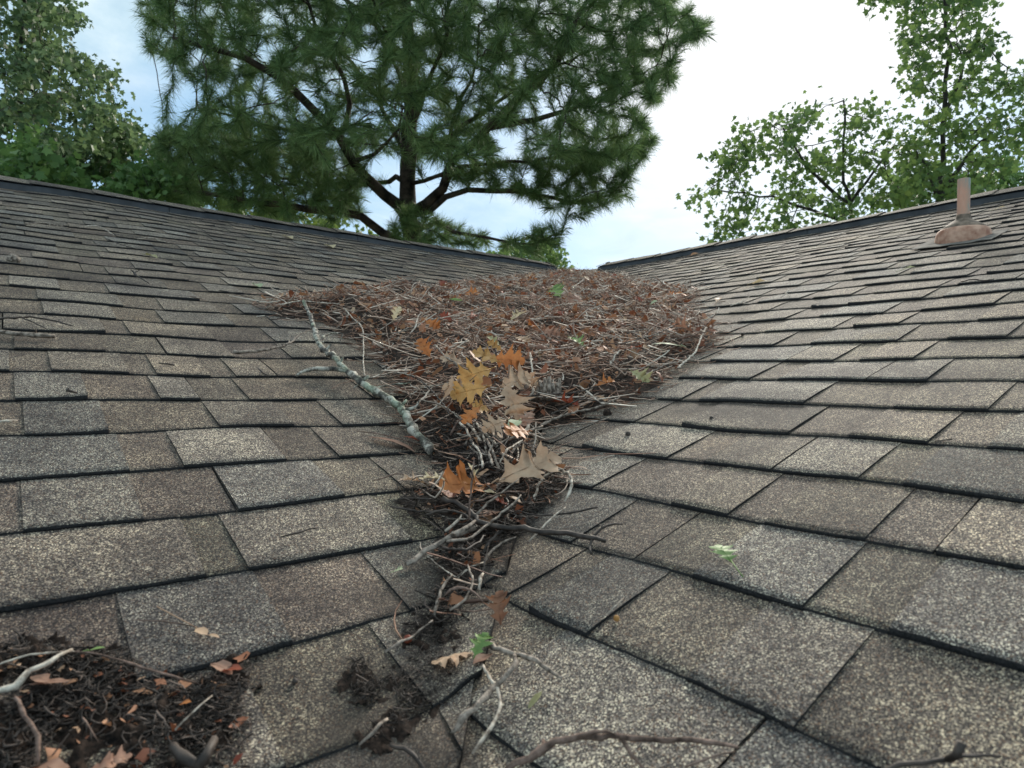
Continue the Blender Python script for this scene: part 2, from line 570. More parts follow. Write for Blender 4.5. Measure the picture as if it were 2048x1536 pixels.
# ridge vents with shingle caps
def ridge(axis, s_near, s_end, seed):
    """runs along x (axis 0) or y (axis 1) at the ridge; s from s_near (far end along wing) to s_end (near valley)"""
    r = random.Random(seed)
    def P(s, c, h):     # c: offset across the ridge (negative toward the camera), h height above the roof plane
        z = zr - abs(c) * T + h
        x, y = (s, RIDGE + c) if axis == 0 else (RIDGE + c, s)
        return (x, y, z + wav(np.array(x), np.array(y)))
    V, Fc = [], []
    s = s_near
    while s < s_end - .05:        # vent sections 1.2 m long
        e2 = min(s + 1.215, s_end)
        n = max(2, int((e2 - s) / .06))
        sag = [.0035 * smooth_noise(s + (e2 - s) * q / n, seed, 2.2) for q in range(n + 1)]
        b0 = len(V)
        for q in range(n + 1):
            ss = s + .0018 + (e2 - s - .0036) * q / n
            for c, h in ((-.108, .002), (-.104, .036), (-.06, .040), (0, .038), (.06, .040), (.104, .036), (.108, .002)):
                V.append(P(ss, c, h + sag[q] * (h > .01)))
        for q in range(n):
            for c in range(6):
                a = b0 + q * 7 + c
                Fc.append((a, a + 1, a + 8, a + 7))
        for q in (0, n):
            Fc.append(tuple(b0 + q * 7 + c for c in range(7)))
        s = e2
    o = poly('ridge_vent', V, Fc, M['vent'], house)
    V, Fc, TI, MI = [], [], [], []
    s = s_near
    while s < s_end - .02:
        ln = .30
        e2 = min(s + ln, s_end + .012)
        lift = r.uniform(.0, .004)
        ti = r.uniform(.55, .95)
        b0 = len(V)
        n = 6
        for q in range(n + 1):
            f_ = q / n
            ss = s + (e2 - s) * f_
            up_ = .008 + .006 * (1 - f_) + lift + .002 * smooth_noise(ss, seed, 6.0)
            for c in (-.112, -.06, 0, .06, .112):
                V.append(P(ss, c, .038 + up_ - (.004 if abs(c) > .1 else 0) + (.003 if c == 0 else 0)))
                TI.append((ti, ti * .98, ti * .95))
            for c in (-.112, .112):
                V.append(P(ss, c, .038 + up_ - .008))
                TI.append((ti, ti, ti))
        for q in range(n):
            for c in range(4):
                a = b0 + q * 7 + c
                Fc.append((a, a + 1, a + 8, a + 7)); MI.append(0)
            Fc.append((b0 + q * 7, b0 + q * 7 + 7, b0 + q * 7 + 12, b0 + q * 7 + 5)); MI.append(1)
            Fc.append((b0 + q * 7 + 4, b0 + q * 7 + 11, b0 + q * 7 + 13, b0 + q * 7 + 6)); MI.append(1)
        s += .145 if False else .29
    poly('ridge_cap', V, Fc, [M['cap'], M['asphalt']], house, tint=np.array(TI), midx=MI)


ridge(0, LO, RIDGE - .36, 3)
ridge(1, LO, RIDGE - .36, 5)
# flat cap shingles where the two ridges meet
V, Fc, TI = [], [], []
for k, (x0, x1, y0, y1, h) in enumerate(((2.60, 2.90, 2.83, 3.17, .012), (2.83, 3.17, 2.60, 2.90, .014), (2.80, 3.12, 2.82, 3.15, .024))):
    b0 = len(V)
    for i in range(5):
        for j in range(5):
            x = x0 + (x1 - x0) * i / 4; y = y0 + (y1 - y0) * j / 4
            zx, zy = zr - abs(x - RIDGE) * T, zr - abs(y - RIDGE) * T
            z = (max(min(x, 2 * RIDGE - x) * T, min(y, 2 * RIDGE - y) * T) if (x < RIDGE or y < RIDGE) else min(zx, zy))
            V.append((x, y, z + h)); TI.append((1.35, 1.2, 1.0))
    for i in range(4):
        for j in range(4):
            a = b0 + i * 5 + j
            Fc.append((a, a + 5, a + 6, a + 1))
poly('ridge_cap', V, Fc, M['cap'], house, tint=np.array(TI))

# ------------------------------------------------------------------ pixel to surface
PILE_PX = [(512, 622), (560, 640), (640, 652), (715, 690), (770, 745), (800, 800), (838, 862), (862, 915), (885, 955), (862, 985), (790, 1005),
           (815, 1045), (880, 1075), (868, 1130), (878, 1180), (862, 1235), (800, 1290), (880, 1275), (935, 1240), (968, 1180), (985, 1130), (1035, 1085), (1085, 1035), (1135, 975), (1110, 935),
           (1055, 905), (1085, 872), (1200, 832), (1330, 778), (1335, 750), (1385, 722), (1440, 692), (1410, 655), (1370, 625), (1395, 592), (1300, 575),
           (1240, 558), (1170, 547), (1110, 549), (1030, 562), (930, 568), (870, 590), (780, 588), (700, 598), (600, 606)]


def hit0(x, y):
    d = ray(x, y)
    q = min(c for c in ((T * CAM[1] - CAM[2]) / (d[2] - T * d[1]), (T * CAM[0] - CAM[2]) / (d[2] - T * d[0])) if c > 0)
    p = CAM + q * d
    return p[:2]


PILE = np.array([hit0(*p) for p in PILE_PX])


def in_poly(x, y, P):
    x = np.asarray(x, float); y = np.asarray(y, float)
    ins = np.zeros(x.shape, bool)
    j = len(P) - 1
    for i in range(len(P)):
        c = ((P[i][1] > y) != (P[j][1] > y)) & (x < (P[j][0] - P[i][0]) * (y - P[i][1]) / (P[j][1] - P[i][1] + 1e-12) + P[i][0])
        ins ^= c
        j = i
    return ins


def edge_dist(x, y, P):
    x = np.asarray(x, float); y = np.asarray(y, float)
    best = np.full(x.shape, 1e9)
    for i in range(len(P)):
        a, b = P[i], P[(i + 1) % len(P)]
        ab = b - a
        t_ = np.clip(((x - a[0]) * ab[0] + (y - a[1]) * ab[1]) / (ab @ ab + 1e-12), 0, 1)
        d = np.hypot(x - a[0] - t_ * ab[0], y - a[1] - t_ * ab[1])
        best = np.minimum(best, d)
    return np.where(in_poly(x, y, P), best, -best)


_pk = rng.normal(size=(24, 2)) * 22
_pp = rng.random(24) * 6.28


def lump(x, y):
    s = 0
    for (a, b), p in zip(_pk, _pp):
        s = s + np.sin(a * x + b * y + p)
    return s / 24 ** .5


def pile_h(x, y):
    d = edge_dist(x, y, PILE)
    h = np.clip(d * np.where(x > .1, .20, .36), 0, .060) + .004
    h = h * (1 + .26 * lump(x, y))
    return np.where(d > -.005, h, 0.0)


def surf(x, y):
    return roofz(x, y) + pile_h(x, y) + .006


def P3(x, y, h=0.0):
    """the point of the roof or pile seen at a pixel, lifted by h"""
    d = ray(x, y)
    ts = np.concatenate([np.arange(.25, 3, .006), np.arange(3, 8, .02)])
    X, Y, Z = (CAM[i] + ts * d[i] for i in range(3))
    below = Z < surf(X, Y) + h
    k = int(np.argmax(below)) if below.any() else len(ts) - 1
    t_ = ts[k] - (.004 if ts[k] < 3 else .01)
    return CAM + t_ * d


def D3(x, y, depth):
    return CAM + ray(x, y) * depth


# ------------------------------------------------------------------ tubes
def tube(V, Fc, pts, rad, n=6, rough=0.0, cap=True):
    pts = [np.asarray(p, float) for p in pts]
    m = len(pts)
    if np.ndim(rad) == 0: rad = [rad] * m
    prev = None
    b0 = len(V)
    for i in range(m):
        tg = pts[min(i + 1, m - 1)] - pts[max(i - 1, 0)]
        tg = tg / (np.linalg.norm(tg) + 1e-9)
        if prev is None:
            a = np.cross(tg, (0, 0, 1.0))
            if np.linalg.norm(a) < .1: a = np.cross(tg, (1.0, 0, 0))
        else:
            a = prev - tg * (prev @ tg)
        a = a / (np.linalg.norm(a) + 1e-9)
        prev = a
        b = np.cross(tg, a)
        for k in range(n):
            an = 2 * math.pi * k / n
            r = rad[i] * (1 + rough * random.uniform(-1, 1))
            V.append(pts[i] + r * (math.cos(an) * a + math.sin(an) * b))
    for i in range(m - 1):
        for k in range(n):
            k2 = (k + 1) % n
            Fc.append((b0 + i * n + k, b0 + i * n + k2, b0 + (i + 1) * n + k2, b0 + (i + 1) * n + k))
    if cap:
        Fc.append(tuple(b0 + k for k in range(n))[::-1])
        Fc.append(tuple(b0 + (m - 1) * n + k for k in range(n)))


def resample(pts, step, wig=0.0, rnd=random):
    pts = [np.asarray(p, float) for p in pts]
    out = [pts[0]]
    # catmull-rom
    Q = [2 * pts[0] - pts[1]] + pts + [2 * pts[-1] - pts[-2]]
    for i in range(1, len(Q) - 2):
        L = np.linalg.norm(Q[i + 1] - Q[i])
        n = max(1, int(L / step))
        for k in range(1, n + 1):
            t_ = k / n
            p = .5 * ((2 * Q[i]) + (-Q[i - 1] + Q[i + 1]) * t_ + (2 * Q[i - 1] - 5 * Q[i] + 4 * Q[i + 1] - Q[i + 2]) * t_ ** 2 + (-Q[i - 1] + 3 * Q[i] - 3 * Q[i + 1] + Q[i + 2]) * t_ ** 3)
            out.append(p)
    if wig:
        for i in range(1, len(out)):
            out[i] = out[i] + np.array([rnd.gauss(0, wig) for _ in range(3)])
    return out

# ------------------------------------------------------------------ plumbing vent on the right slope
def lathe(prof, center, up, n=40, shear=None):
    up = np.asarray(up, float); up = up / np.linalg.norm(up)
    a = np.cross(up, (0, 1.0, 0)); a /= np.linalg.norm(a); b = np.cross(up, a)
    V, Fc = [], []
    for r, h in prof:
        for k in range(n):
            an = 2 * math.pi * k / n
            V.append(np.asarray(center) + r * (math.cos(an) * a + math.sin(an) * b) + up * h)
    for i in range(len(prof) - 1):
        for k in range(n):
            k2 = (k + 1) % n
            Fc.append((i * n + k, i * n + k2, (i + 1) * n + k2, (i + 1) * n + k))
    return V, Fc


def vent_metal():
    m, t, b = new_mat('weathered_vent_metal')
    tcn = N(t, 'ShaderNodeTexCoord')
    mp = N(t, 'ShaderNodeMapping'); mp.inputs['Scale'].default_value = (1, 1, .35)
    lk(t, tcn.outputs['Object'], mp.inputs['Vector'])
    n1_ = N(t, 'ShaderNodeTexNoise', i={'Scale': 16.0, 'Detail': 5.0, 'Roughness': .6})
    lk(t, mp.outputs[0], n1_.inputs['Vector'])
    a = ramp(t, n1_.outputs[0], [(.34, (.36, .38, .32)), (.42, (.60, .37, .26)), (.55, (.74, .38, .25)), (.7, (.76, .50, .36))])
    lk(t, a.outputs[0], b.inputs['Base Color'])
    b.inputs['Roughness'].default_value = .5
    return m


M['pipe'] = vent_metal()
vb = P3(1926, 478)
vb[2] = float(roofz(vb[0], vb[1]))
nr = np.array([-T, 0, 1.0]); nr /= np.linalg.norm(nr)
vent = empty('plumbing_vent', tuple(vb), 'salmon coloured metal vent pipe with a domed boot on the right slope', 'vent pipe')
# depth about 2.2 m along the view: radius of pipe 27px/2
dep = float((vb - CAM) @ FW)
pr = 10.9 / FPX * dep
vtop = D3(1930, 360, dep + .01)
base_up = vb + np.array([0, 0, 1.0]) * .06
V, Fc = lathe([(pr, .05), (pr, float(vtop[2] - vb[2])), (pr * .86, float(vtop[2] - vb[2])), (pr * .86, .06)], vb, (0, 0, 1.0))
poly('pipe', V, Fc, M['pipe'], vent, smooth=False)
s_ = .88
hs = .60
# dome: leans with the roof, top tilted level
def boot(prof_fn, n=48):
    V, Fc = [], []
    prof = prof_fn
    ex = np.array([1, 0, T]); ex /= np.linalg.norm(ex); ey = np.array([0, 1.0, 0])
    for r, h, mixv in prof:
        for k in range(n):
            an = 2 * math.pi * k / n
            roofp = vb + r * (math.cos(an) * ex + math.sin(an) * ey) + nr * h
            levp = vb + r * np.array([math.cos(an), math.sin(an), 0]) + np.array([0, 0, h])
            V.append(roofp * (1 - mixv) + levp * mixv)
    for i in range(len(prof) - 1):
        for k in range(n):
            k2 = (k + 1) % n
            Fc.append((i * n + k, i * n + k2, (i + 1) * n + k2, (i + 1) * n + k))
    return V, Fc
V, Fc = boot([(.110 * s_, .008, 0), (.107 * s_, .014, .1), (.103 * s_, .05 * hs, .5), (.098 * s_, .066 * hs, .9), (.090 * s_, .073 * hs, 1)])
poly('boot_base', V, Fc, M['copper'], vent, smooth=True)
V, Fc = boot([(.088 * s_, .071 * hs, 1), (.087 * s_, .079 * hs, 1), (.070 * s_, .098 * hs, 1), (.052 * s_, .116 * hs, 1), (.036 * s_, .132 * hs, 1), (pr * 1.22, .145 * hs, 1), (pr * 1.14, .165 * hs, 1), (pr * 1.1, .168 * hs, 1), (pr * .9, .168 * hs, 1)])
M['collar'] = simple('weathered_boot_collar', (.17, .125, .09), .4, 30, .75, second=(.33, .24, .175), bump=.6)
poly('collar', V, Fc, M['collar'], vent, smooth=True)
bm = bmesh.new()
G = []
for i in range(9):
    row = []
    for j in range(9):
        x = vb[0] - .145 + .20 * i / 8; y = vb[1] - .135 + .27 * j / 8
        ed = .001 * math.sin(i * 1.7) + .001 * math.sin(j * 2.1)
        row.append(bm.verts.new((x - vb[0], y - vb[1], float(roofz(x, y)) + .0125 + ed - vb[2])))
    G.append(row)
for i in range(8):
    for j in range(8):
        bm.faces.new((G[i][j], G[i + 1][j], G[i + 1][j + 1], G[i][j + 1]))
fl = bm_obj('flashing', bm, M['flash'], vent)
mdf = fl.modifiers.new('s', 'SOLIDIFY'); mdf.thickness = .002; mdf.offset = -1

# ------------------------------------------------------------------ trees
def colonize(start_pts, start_par, attr, step, infl, kill, iters=200, up=0.0, maxn=9000):
    pts = [np.asarray(p, float) for p in start_pts]
    par = list(start_par)
    A = np.asarray(attr, float)
    P = np.array(pts)
    bd = np.full(len(A), 1e9); bi = np.zeros(len(A), int)
    def upd(new_idx):
        nonlocal bd, bi
        NP = np.array([pts[i] for i in new_idx])
        for c in range(0, len(NP), 256):
            d = np.linalg.norm(A[:, None, :] - NP[None, c:c + 256, :], axis=2)
            j = d.argmin(1); dm = d[np.arange(len(A)), j]
            m = dm < bd
            bd[m] = dm[m]; bi[m] = np.array(new_idx)[c + j[m]]
    upd(list(range(len(pts))))
    alive = np.ones(len(A), bool)
    for it in range(iters):
        alive &= bd > kill
        act = alive & (bd < infl)
        if not act.any() or len(pts) > maxn: break
        idx = bi[act]; vec = A[act] - np.array(pts)[idx]
        vec /= np.linalg.norm(vec, axis=1)[:, None] + 1e-9
        un, inv = np.unique(idx, return_inverse=True)
        sm = np.zeros((len(un), 3)); np.add.at(sm, inv, vec)
        new = []
        for u_, s in zip(un, sm):
            L = np.linalg.norm(s)
            if L < 1e-3: s = rng.normal(size=3); L = np.linalg.norm(s)
            d = s / L + np.array([0, 0, up]) + rng.normal(size=3) * .13
            d /= np.linalg.norm(d)
            q = pts[u_] + d * step
            new.append(len(pts)); pts.append(q); par.append(int(u_))
        before = bd.copy()
        upd(new)
        # stuck attractors give up
        stuck = act & (bd >= before - 1e-6)
        alive &= ~(stuck & (rng.random(len(A)) < .5))
    return np.array(pts), np.array(par)


def skeleton_mesh(pts, par, tip_r, expo=2.3, fixed=None, rmax=None):
    n = len(pts)
    ch = [[] for _ in range(n)]
    for i, p in enumerate(par):
        if p >= 0: ch[p].append(i)
    r = np.zeros(n); cnt = np.zeros(n, int)
    for i in range(n - 1, -1, -1):     # parents always come before children
        if not ch[i]: r[i] = tip_r; cnt[i] = 1
        else:
            r[i] = sum(r[c] ** expo for c in ch[i]) ** (1 / expo); cnt[i] = sum(cnt[c] for c in ch[i])
    if fixed is not None: r[:len(fixed)] = np.maximum(r[:len(fixed)] * .5, fixed)
    if rmax is not None: r = np.minimum(r, rmax)
    V, Fc = [], []
    stack = [i for i in range(n) if par[i] < 0]
    starts = [(i, None) for i in stack]
    while starts:
        i, p = starts.pop()
        chain = [p, i] if p is not None else [i]
        c = i
        while ch[c]:
            k = sorted(ch[c], key=lambda q: -r[q])
            for q in k[1:]: starts.append((q, c))
            c = k[0]; chain.append(c)
        if len(chain) < 2: continue
        rr = [r[q] for q in chain]
        if p is not None: rr[0] = min(r[p], rr[1] * 1.25)
        rm = max(rr)
        tube(V, Fc, [pts[q] for q in chain], rr, n=12 if rm > .1 else (6 if rm > .02 else 4), rough=.06 if rm > .05 else 0, cap=False)
    return V, Fc, r, cnt, ch


def needles(tips, dirs, k, length, width, spread, rnd):
    """tufts of thin needles: one triangle-ish blade each"""
    n = len(tips)
    base = np.repeat(tips, k, 0); d = np.repeat(dirs, k, 0)
    # spread directions round the shoot; needles start along the last bit of shoot
    v = rnd.normal(size=(n * k, 3)); v /= np.linalg.norm(v, axis=1)[:, None]
    dd = d * rnd.uniform(.15, 1.1, size=(n * k, 1)) + v * spread
    dd /= np.linalg.norm(dd, axis=1)[:, None]
    base = base - d * rnd.uniform(0, length * .75, size=(n * k, 1))
    L = length * rnd.uniform(.7, 1.15, size=(n * k, 1))
    side = np.cross(dd, rnd.normal(size=(n * k, 3))); side /= np.linalg.norm(side, axis=1)[:, None] + 1e-9
    tip = base + dd * L; tip[:, 2] -= (L[:, 0] * rnd.uniform(-.05, .22, n * k))
    mid = base + dd * L * .55
    V = np.stack([base - side * width * .5, base + side * width * .5, mid + side * width * .5, tip, mid - side * width * .5], 1).reshape(-1, 3)
    F = np.arange(len(V)).reshape(-1, 5)
    return V, F


LEAF = np.array([(0, 0), (.16, .02), (.42, .06), (.30, .30), (.52, .56), (.22, .60), (0, 1.0), (-.22, .60), (-.52, .56), (-.30, .30), (-.42, .06), (-.16, .02)])


def leaves(centers, size, rnd, droop=.5):
    n = len(centers)
    ax = rnd.normal(size=(n, 3)); ax[:, 2] -= droop * 1.2
    ax /= np.linalg.norm(ax, axis=1)[:, None]
    nn = rnd.normal(size=(n, 3)) + np.array([0, 0, .6])
    sd = np.cross(ax, nn); sd /= np.linalg.norm(sd, axis=1)[:, None] + 1e-9
    up_ = np.cross(sd, ax)
    s = size * rnd.uniform(.6, 1.2, size=(n, 1, 1))
    u = LEAF[None, :, 0:1]; v = LEAF[None, :, 1:2]
    bend = (np.abs(u) * .25 - v * v * .12)
    V = centers[:, None, :] + s * (u * sd[:, None, :] + v * ax[:, None, :] + bend * up_[:, None, :])
    V = V.reshape(-1, 3)
    return V, np.arange(len(V)).reshape(n, 12)


def sample_px(polypx, n, rnd, holes=()):
    P = np.array(polypx, float)
    lo, hi = P.min(0), P.max(0)
    out = []
    while len(out) < n:
        q = lo + rnd.random((n * 2, 2)) * (hi - lo)
        m = in_poly(q[:, 0], q[:, 1], P)
        for hx, hy, rx, ry, pr_ in holes:
            m &= ~((((q[:, 0] - hx) / rx) ** 2 + ((q[:, 1] - hy) / ry) ** 2 < 1) & (rnd.random(len(q)) < pr_))
        out.extend(q[m].tolist())
    return np.array(out[:n])


def to3(px, dep):
    d = FW[None] + ((px[:, 0] - 1024) / FPX)[:, None] * RT[None] - ((px[:, 1] - 768) / FPX)[:, None] * UP[None]
    return CAM[None] + d * dep[:, None]


def chain_nodes(specs):
    """specs: list of (polyline of (x, y, depth), r0, r1, parent spec index or None). Returns nodes, parents, radii"""
    pts, par, rad = [], [], []
    for poly_, r0, r1, par_near in specs:
        P = resample([D3(*q) for q in poly_], .25)
        if pts and par_near:
            d = np.linalg.norm(np.array(pts) - P[0], axis=1)
            prev = int(d.argmin()); P = P[1:] if d.min() < .4 else P
        else: prev = -1
        m = len(P)
        for i, q in enumerate(P):
            pts.append(q + (rng.normal(size=3) * .02 if prev >= 0 else 0)); par.append(prev); rad.append(r0 + (r1 - r0) * (i / max(1, m - 1)) ** .8)
            prev = len(pts) - 1
    return pts, par, np.array(rad)


def sink(p):     # extend a trunk to the ground
    return (p[0], p[1], GZ)


# --- the big pine
DP = 11.0
r2 = np.random.default_rng(21)
gx_, gy_ = 838, 768 + (0 - GZ) * FPX / DP
specs = [
    ([(845, gy_, DP), (838, 900, DP), (832, 640, DP), (826, 500, DP), (814, 400, DP), (818, 300, DP), (823, 200, DP), (816, 80, DP), (808, -60, DP), (800, -230, DP), (795, -420, DP)], .27, .05, False),
    ([(826, 425, DP), (770, 387, DP - .2), (729, 351, DP - .4), (705, 316, DP - .6), (676, 272, DP - .8), (635, 226, DP - 1), (588, 182, DP - 1.2), (541, 146, DP - 1.3), (494, 117, DP - 1.4), (436, 100, DP - 1.5), (348, 76, DP - 1.5)], 0.100, .03, True),
    ([(676, 272, DP - .8), (691, 252, DP - .8), (696, 205, DP - .9), (688, 158, DP - 1.1), (664, 117, DP - 1.3), (635, 60, DP - 1.5), (600, -40, DP - 1.6)], 0.044, .02, True),
    ([(676, 272, DP - .8), (647, 272, DP - .7), (611, 264, DP - .6), (541, 252, DP - .5), (470, 232, DP - .4), (410, 215, DP - .3)], 0.037, .015, True),
    ([(705, 316, DP - .6), (746, 305, DP - .9), (775, 287, DP - 1.1), (799, 258, DP - 1.3), (805, 220, DP - 1.6)], 0.030, .015, True),
    ([(816, 357, DP), (793, 357, DP + .3), (758, 363, DP + .8), (705, 372, DP + 1.2), (640, 372, DP + 1.6), (540, 350, DP + 2), (430, 320, DP + 2.2), (340, 280, DP + 2.4)], 0.044, .02, True),
    ([(826, 488, DP), (764, 463, DP), (723, 433, DP - .1), (682, 422, DP - .2), (611, 419, DP - .3), (524, 404, DP - .4), (406, 387, DP - .5), (318, 381, DP - .6)], 0.081, .03, True),
    ([(822, 425, DP), (852, 410, DP - .1), (881, 375, DP - .3), (904, 322, DP - .5), (951, 287, DP - .7), (980, 252, DP - .8), (1027, 211, DP - 1), (1074, 170, DP - 1.2), (1115, 129, DP - 1.3), (1139, 76, DP - 1.4), (1175, 0, DP - 1.5)], 0.089, .03, True),
    ([(980, 252, DP - .8), (1039, 246, DP - .8), (1109, 226, DP - .7), (1174, 205, DP - .6), (1256, 176, DP - .5), (1344, 130, DP - .4)], 0.044, .02, True),
    ([(904, 322, DP - .5), (896, 305, DP - .6), (901, 258, DP - .8), (916, 205, DP - 1), (940, 164, DP - 1.2), (957, 117, DP - 1.4), (963, 50, DP - 1.6)], 0.041, .015, True),
    ([(822, 430, DP), (858, 422, DP - .1), (893, 393, DP - .3), (934, 381, DP - .4), (992, 381, DP - .4), (1039, 384, DP - .3), (1109, 398, DP - .2), (1174, 404, DP), (1240, 385, DP + .2)], 0.056, .02, True),
    ([(820, 305, DP), (875, 287, DP + .4), (922, 252, DP + .8), (963, 228, DP + 1.1), (1030, 180, DP + 1.5), (1120, 130, DP + 1.8), (1230, 80, DP + 2)], 0.052, .02, True),
    ([(830, 470, DP), (870, 450, DP - .3), (916, 463, DP - .5), (963, 475, DP - .6), (1016, 483, DP - .6), (1068, 486, DP - .5), (1109, 469, DP - .4)], 0.037, .015, True),
    ([(818, 320, DP), (790, 270, DP + .4), (750, 190, DP + .9), (690, 110, DP + 1.3), (600, 30, DP + 1.6)], 0.052, .02, True),
    ([(822, 250, DP), (850, 180, DP - .6), (880, 110, DP - 1.2), (900, 20, DP - 1.8), (920, -90, DP - 2.2)], 0.044, .02, True),
    ([(820, 220, DP), (800, 150, DP - .8), (770, 70, DP - 1.6), (740, -20, DP - 2.2)], 0.037, .02, True),
    ([(818, 120, DP), (900, 40, DP + .3), (1010, -60, DP + .4), (1120, -150, DP + .4)], 0.044, .02, True),
    ([(818, 120, DP), (720, 20, DP + .1), (590, -70, DP), (450, -130, DP)], 0.044, .02, True),
    ([(822, 370, DP), (846, 362, DP - .3), (882, 345, DP - .5), (960, 330, DP - .4), (1060, 320, DP - .2), (1180, 310, DP), (1280, 290, DP + .2)], 0.033, .015, True),
]
sp_, pa_, ra_ = chain_nodes(specs)
PX_TOP = [(280, 60), (300, 115), (352, 150), (395, 215), (410, 250), (330, 240), (318, 262), (345, 300), (440, 275), (560, 300), (680, 330), (760, 330), (870, 330), (930, 345), (1010, 300), (1080, 330), (1200, 350), (1260, 320),
          (1325, 280), (1300, 225), (1342, 180), (1370, 105), (1438, 55), (1400, 10), (1340, -30), (1260, -160), (1100, -300), (950, -420), (800, -480), (640, -420), (480, -300), (340, -150), (270, -30)]
PX_LOWL = [(318, 262), (340, 250), (440, 262), (560, 290), (700, 330), (745, 355), (755, 400), (700, 410), (740, 425), (690, 440), (610, 450), (450, 420), (330, 400), (240, 395), (280, 370), (330, 340), (300, 300)]
PX_LOWR = [(880, 345), (960, 315), (1060, 305), (1200, 300), (1320, 275), (1280, 330), (1270, 375), (1245, 400), (1180, 430), (1120, 425), (1060, 400), (980, 370), (920, 365)]
PX_BOT = [(790, 450), (850, 425), (930, 452), (1000, 470), (1110, 450), (1130, 500), (1085, 515), (1030, 500), (960, 495), (880, 490), (800, 500)]
holes = [(775, 350, 45, 40, .9), (880, 360, 60, 35, .9), (1030, 285, 45, 25, .9), (735, 240, 45, 25, .6), (640, 190, 70, 25, .5), (960, 190, 60, 30, .5), (500, 215, 60, 20, .7), (1110, 190, 50, 20, .4), (760, 150, 50, 40, .3)]
at_, = [[]]
def lens(px, cx, hw, thick):
    return np.sqrt(np.clip(1 - ((px - cx) / hw) ** 2, .08, 1)) * thick
q = sample_px(PX_TOP, 4600, r2, holes)
dq = DP + r2.uniform(-1, 1, len(q)) * lens(q[:, 0], 850, 640, 3.6)
A1 = to3(q, dq)
q = sample_px(PX_LOWL, 1250, r2, [(775, 380, 60, 45, .95), (620, 395, 40, 10, .5)])
A2 = to3(q, DP + r2.uniform(-1.2, 3.0, len(q)))
q = sample_px(PX_LOWR, 600, r2, [(1030, 290, 45, 25, .95), (1010, 350, 60, 18, .6)])
A3 = to3(q, DP + r2.uniform(-1.0, 1.0, len(q)))
q = sample_px(PX_BOT, 170, r2, [(1000, 450, 60, 12, .8)])
A4 = to3(q, DP + r2.uniform(-1.1, .4, len(q)))
q = sample_px([(785, 440), (800, 418), (850, 415), (880, 440), (890, 480), (850, 500), (800, 495)], 110, r2)
A4 = np.concatenate([A4, to3(q, DP - r2.uniform(.3, 1.1, len(q)))])
pts, par = colonize(sp_, pa_, np.concatenate([A1, A2, A3, A4]), .17, 3.2, .15, 90, up=.06, maxn=14000)
V, Fc, rr, cnt, ch = skeleton_mesh(pts, par, .0045, 2.25, fixed=ra_)
pine = empty('pine_tree', (pts[0][0], pts[0][1], GZ), 'tall dark pine tree with forked trunk and long needle tufts behind the left ridge', 'pine tree')
poly('trunk', V, Fc, M['pinebark'], pine, smooth=True)
par_dir = pts - pts[np.maximum(par, 0)]
par_dir /= np.linalg.norm(par_dir, axis=1)[:, None] + 1e-9
tipm = (cnt <= 3) & (np.arange(len(pts)) >= len(ra_))
tips, dirs = pts[tipm], par_dir[tipm]
vis = []
M['pineleaf'] = foliage_mat('pine_needles_green', [(.2, (.055, .10, .04)), (.45, (.12, .20, .075)), (.7, (.20, .30, .11)), (.95, (.32, .42, .16))], .4, 1.2, .55)
dirs = dirs + np.array([0, 0, .25]); dirs /= np.linalg.norm(dirs, axis=1)[:, None]
V, Fq = needles(tips, dirs, 80, .22, .0050, .66, r2)
poly('crown', V, Fq, M['pineleaf'], pine)


def broadleaf(name, label, cat, trunks, polys, count, depth, thick, leaf, per, mat, seed, holes=(), step=.22, group=None, cxr=None, jitter=.13):
    rn = np.random.default_rng(seed)
    sp, pa, ra = chain_nodes(trunks)
    A = []
    tot = sum(w_ for _, w_ in polys)
    for pl, w_ in polys:
        q = sample_px(pl, int(count * w_ / tot) * 2, rn, holes)
        ph = rn.random(4) * 6.28
        cl = np.sin(q[:, 0] / 17 + ph[0] + np.sin(q[:, 1] / 23)) + np.sin(q[:, 1] / 14 + ph[1] + np.sin(q[:, 0] / 31 + ph[2]))
        q = q[cl + rn.normal(size=len(q)) * .35 > -.25][:int(count * w_ / tot)]
        c_ = (q[:, 0].min() + q[:, 0].max()) / 2; hw = (q[:, 0].max() - q[:, 0].min()) / 2 + 1
        A.append(to3(q, depth + rn.uniform(-1, 1, len(q)) * lens(q[:, 0], c_, hw, thick)))
    A = np.concatenate(A)
    pts, par = colonize(sp, pa, A, step, 4.0, step * .95, 80, up=.05, maxn=5000)
    V, Fc, rr, cnt, ch = skeleton_mesh(pts, par, .005, 2.3, fixed=ra)
    root = empty(name, (float(pts[0][0]), float(pts[0][1]), GZ), label, cat, group)
    poly('trunk', V, Fc, M['bark'], root, smooth=True)
    m = (cnt <= 2) & (np.arange(len(pts)) >= len(ra))
    tp = np.repeat(pts[m], int(per * 1.3), 0)
    tp = tp + rn.normal(size=tp.shape) * jitter
    V, Fq = leaves(tp, leaf * 1.2, rn)
    poly('crown', V, Fq, mat, root)
    return root


def gy(dep):
    return 768 + (0 - GZ) * FPX / dep


M['f_mid'] = foliage_mat('maple_green', [(.2, (.06, .105, .036)), (.5, (.13, .21, .065)), (.8, (.23, .33, .10)), (1.0, (.33, .44, .16))], .45)
M['f_dark'] = foliage_mat('deep_green', [(.2, (.035, .07, .028)), (.5, (.075, .13, .048)), (.8, (.13, .20, .07)), (1.0, (.19, .27, .10))], .3)
M['f_light'] = foliage_mat('light_green', [(.2, (.05, .10, .03)), (.5, (.10, .19, .055)), (.8, (.17, .28, .08)), (1.0, (.25, .36, .12))], .4)
M['f_yell'] = foliage_mat('yellow_green', [(.2, (.06, .09, .02)), (.5, (.12, .18, .04)), (.8, (.20, .27, .06)), (1.0, (.28, .33, .09))], .4)

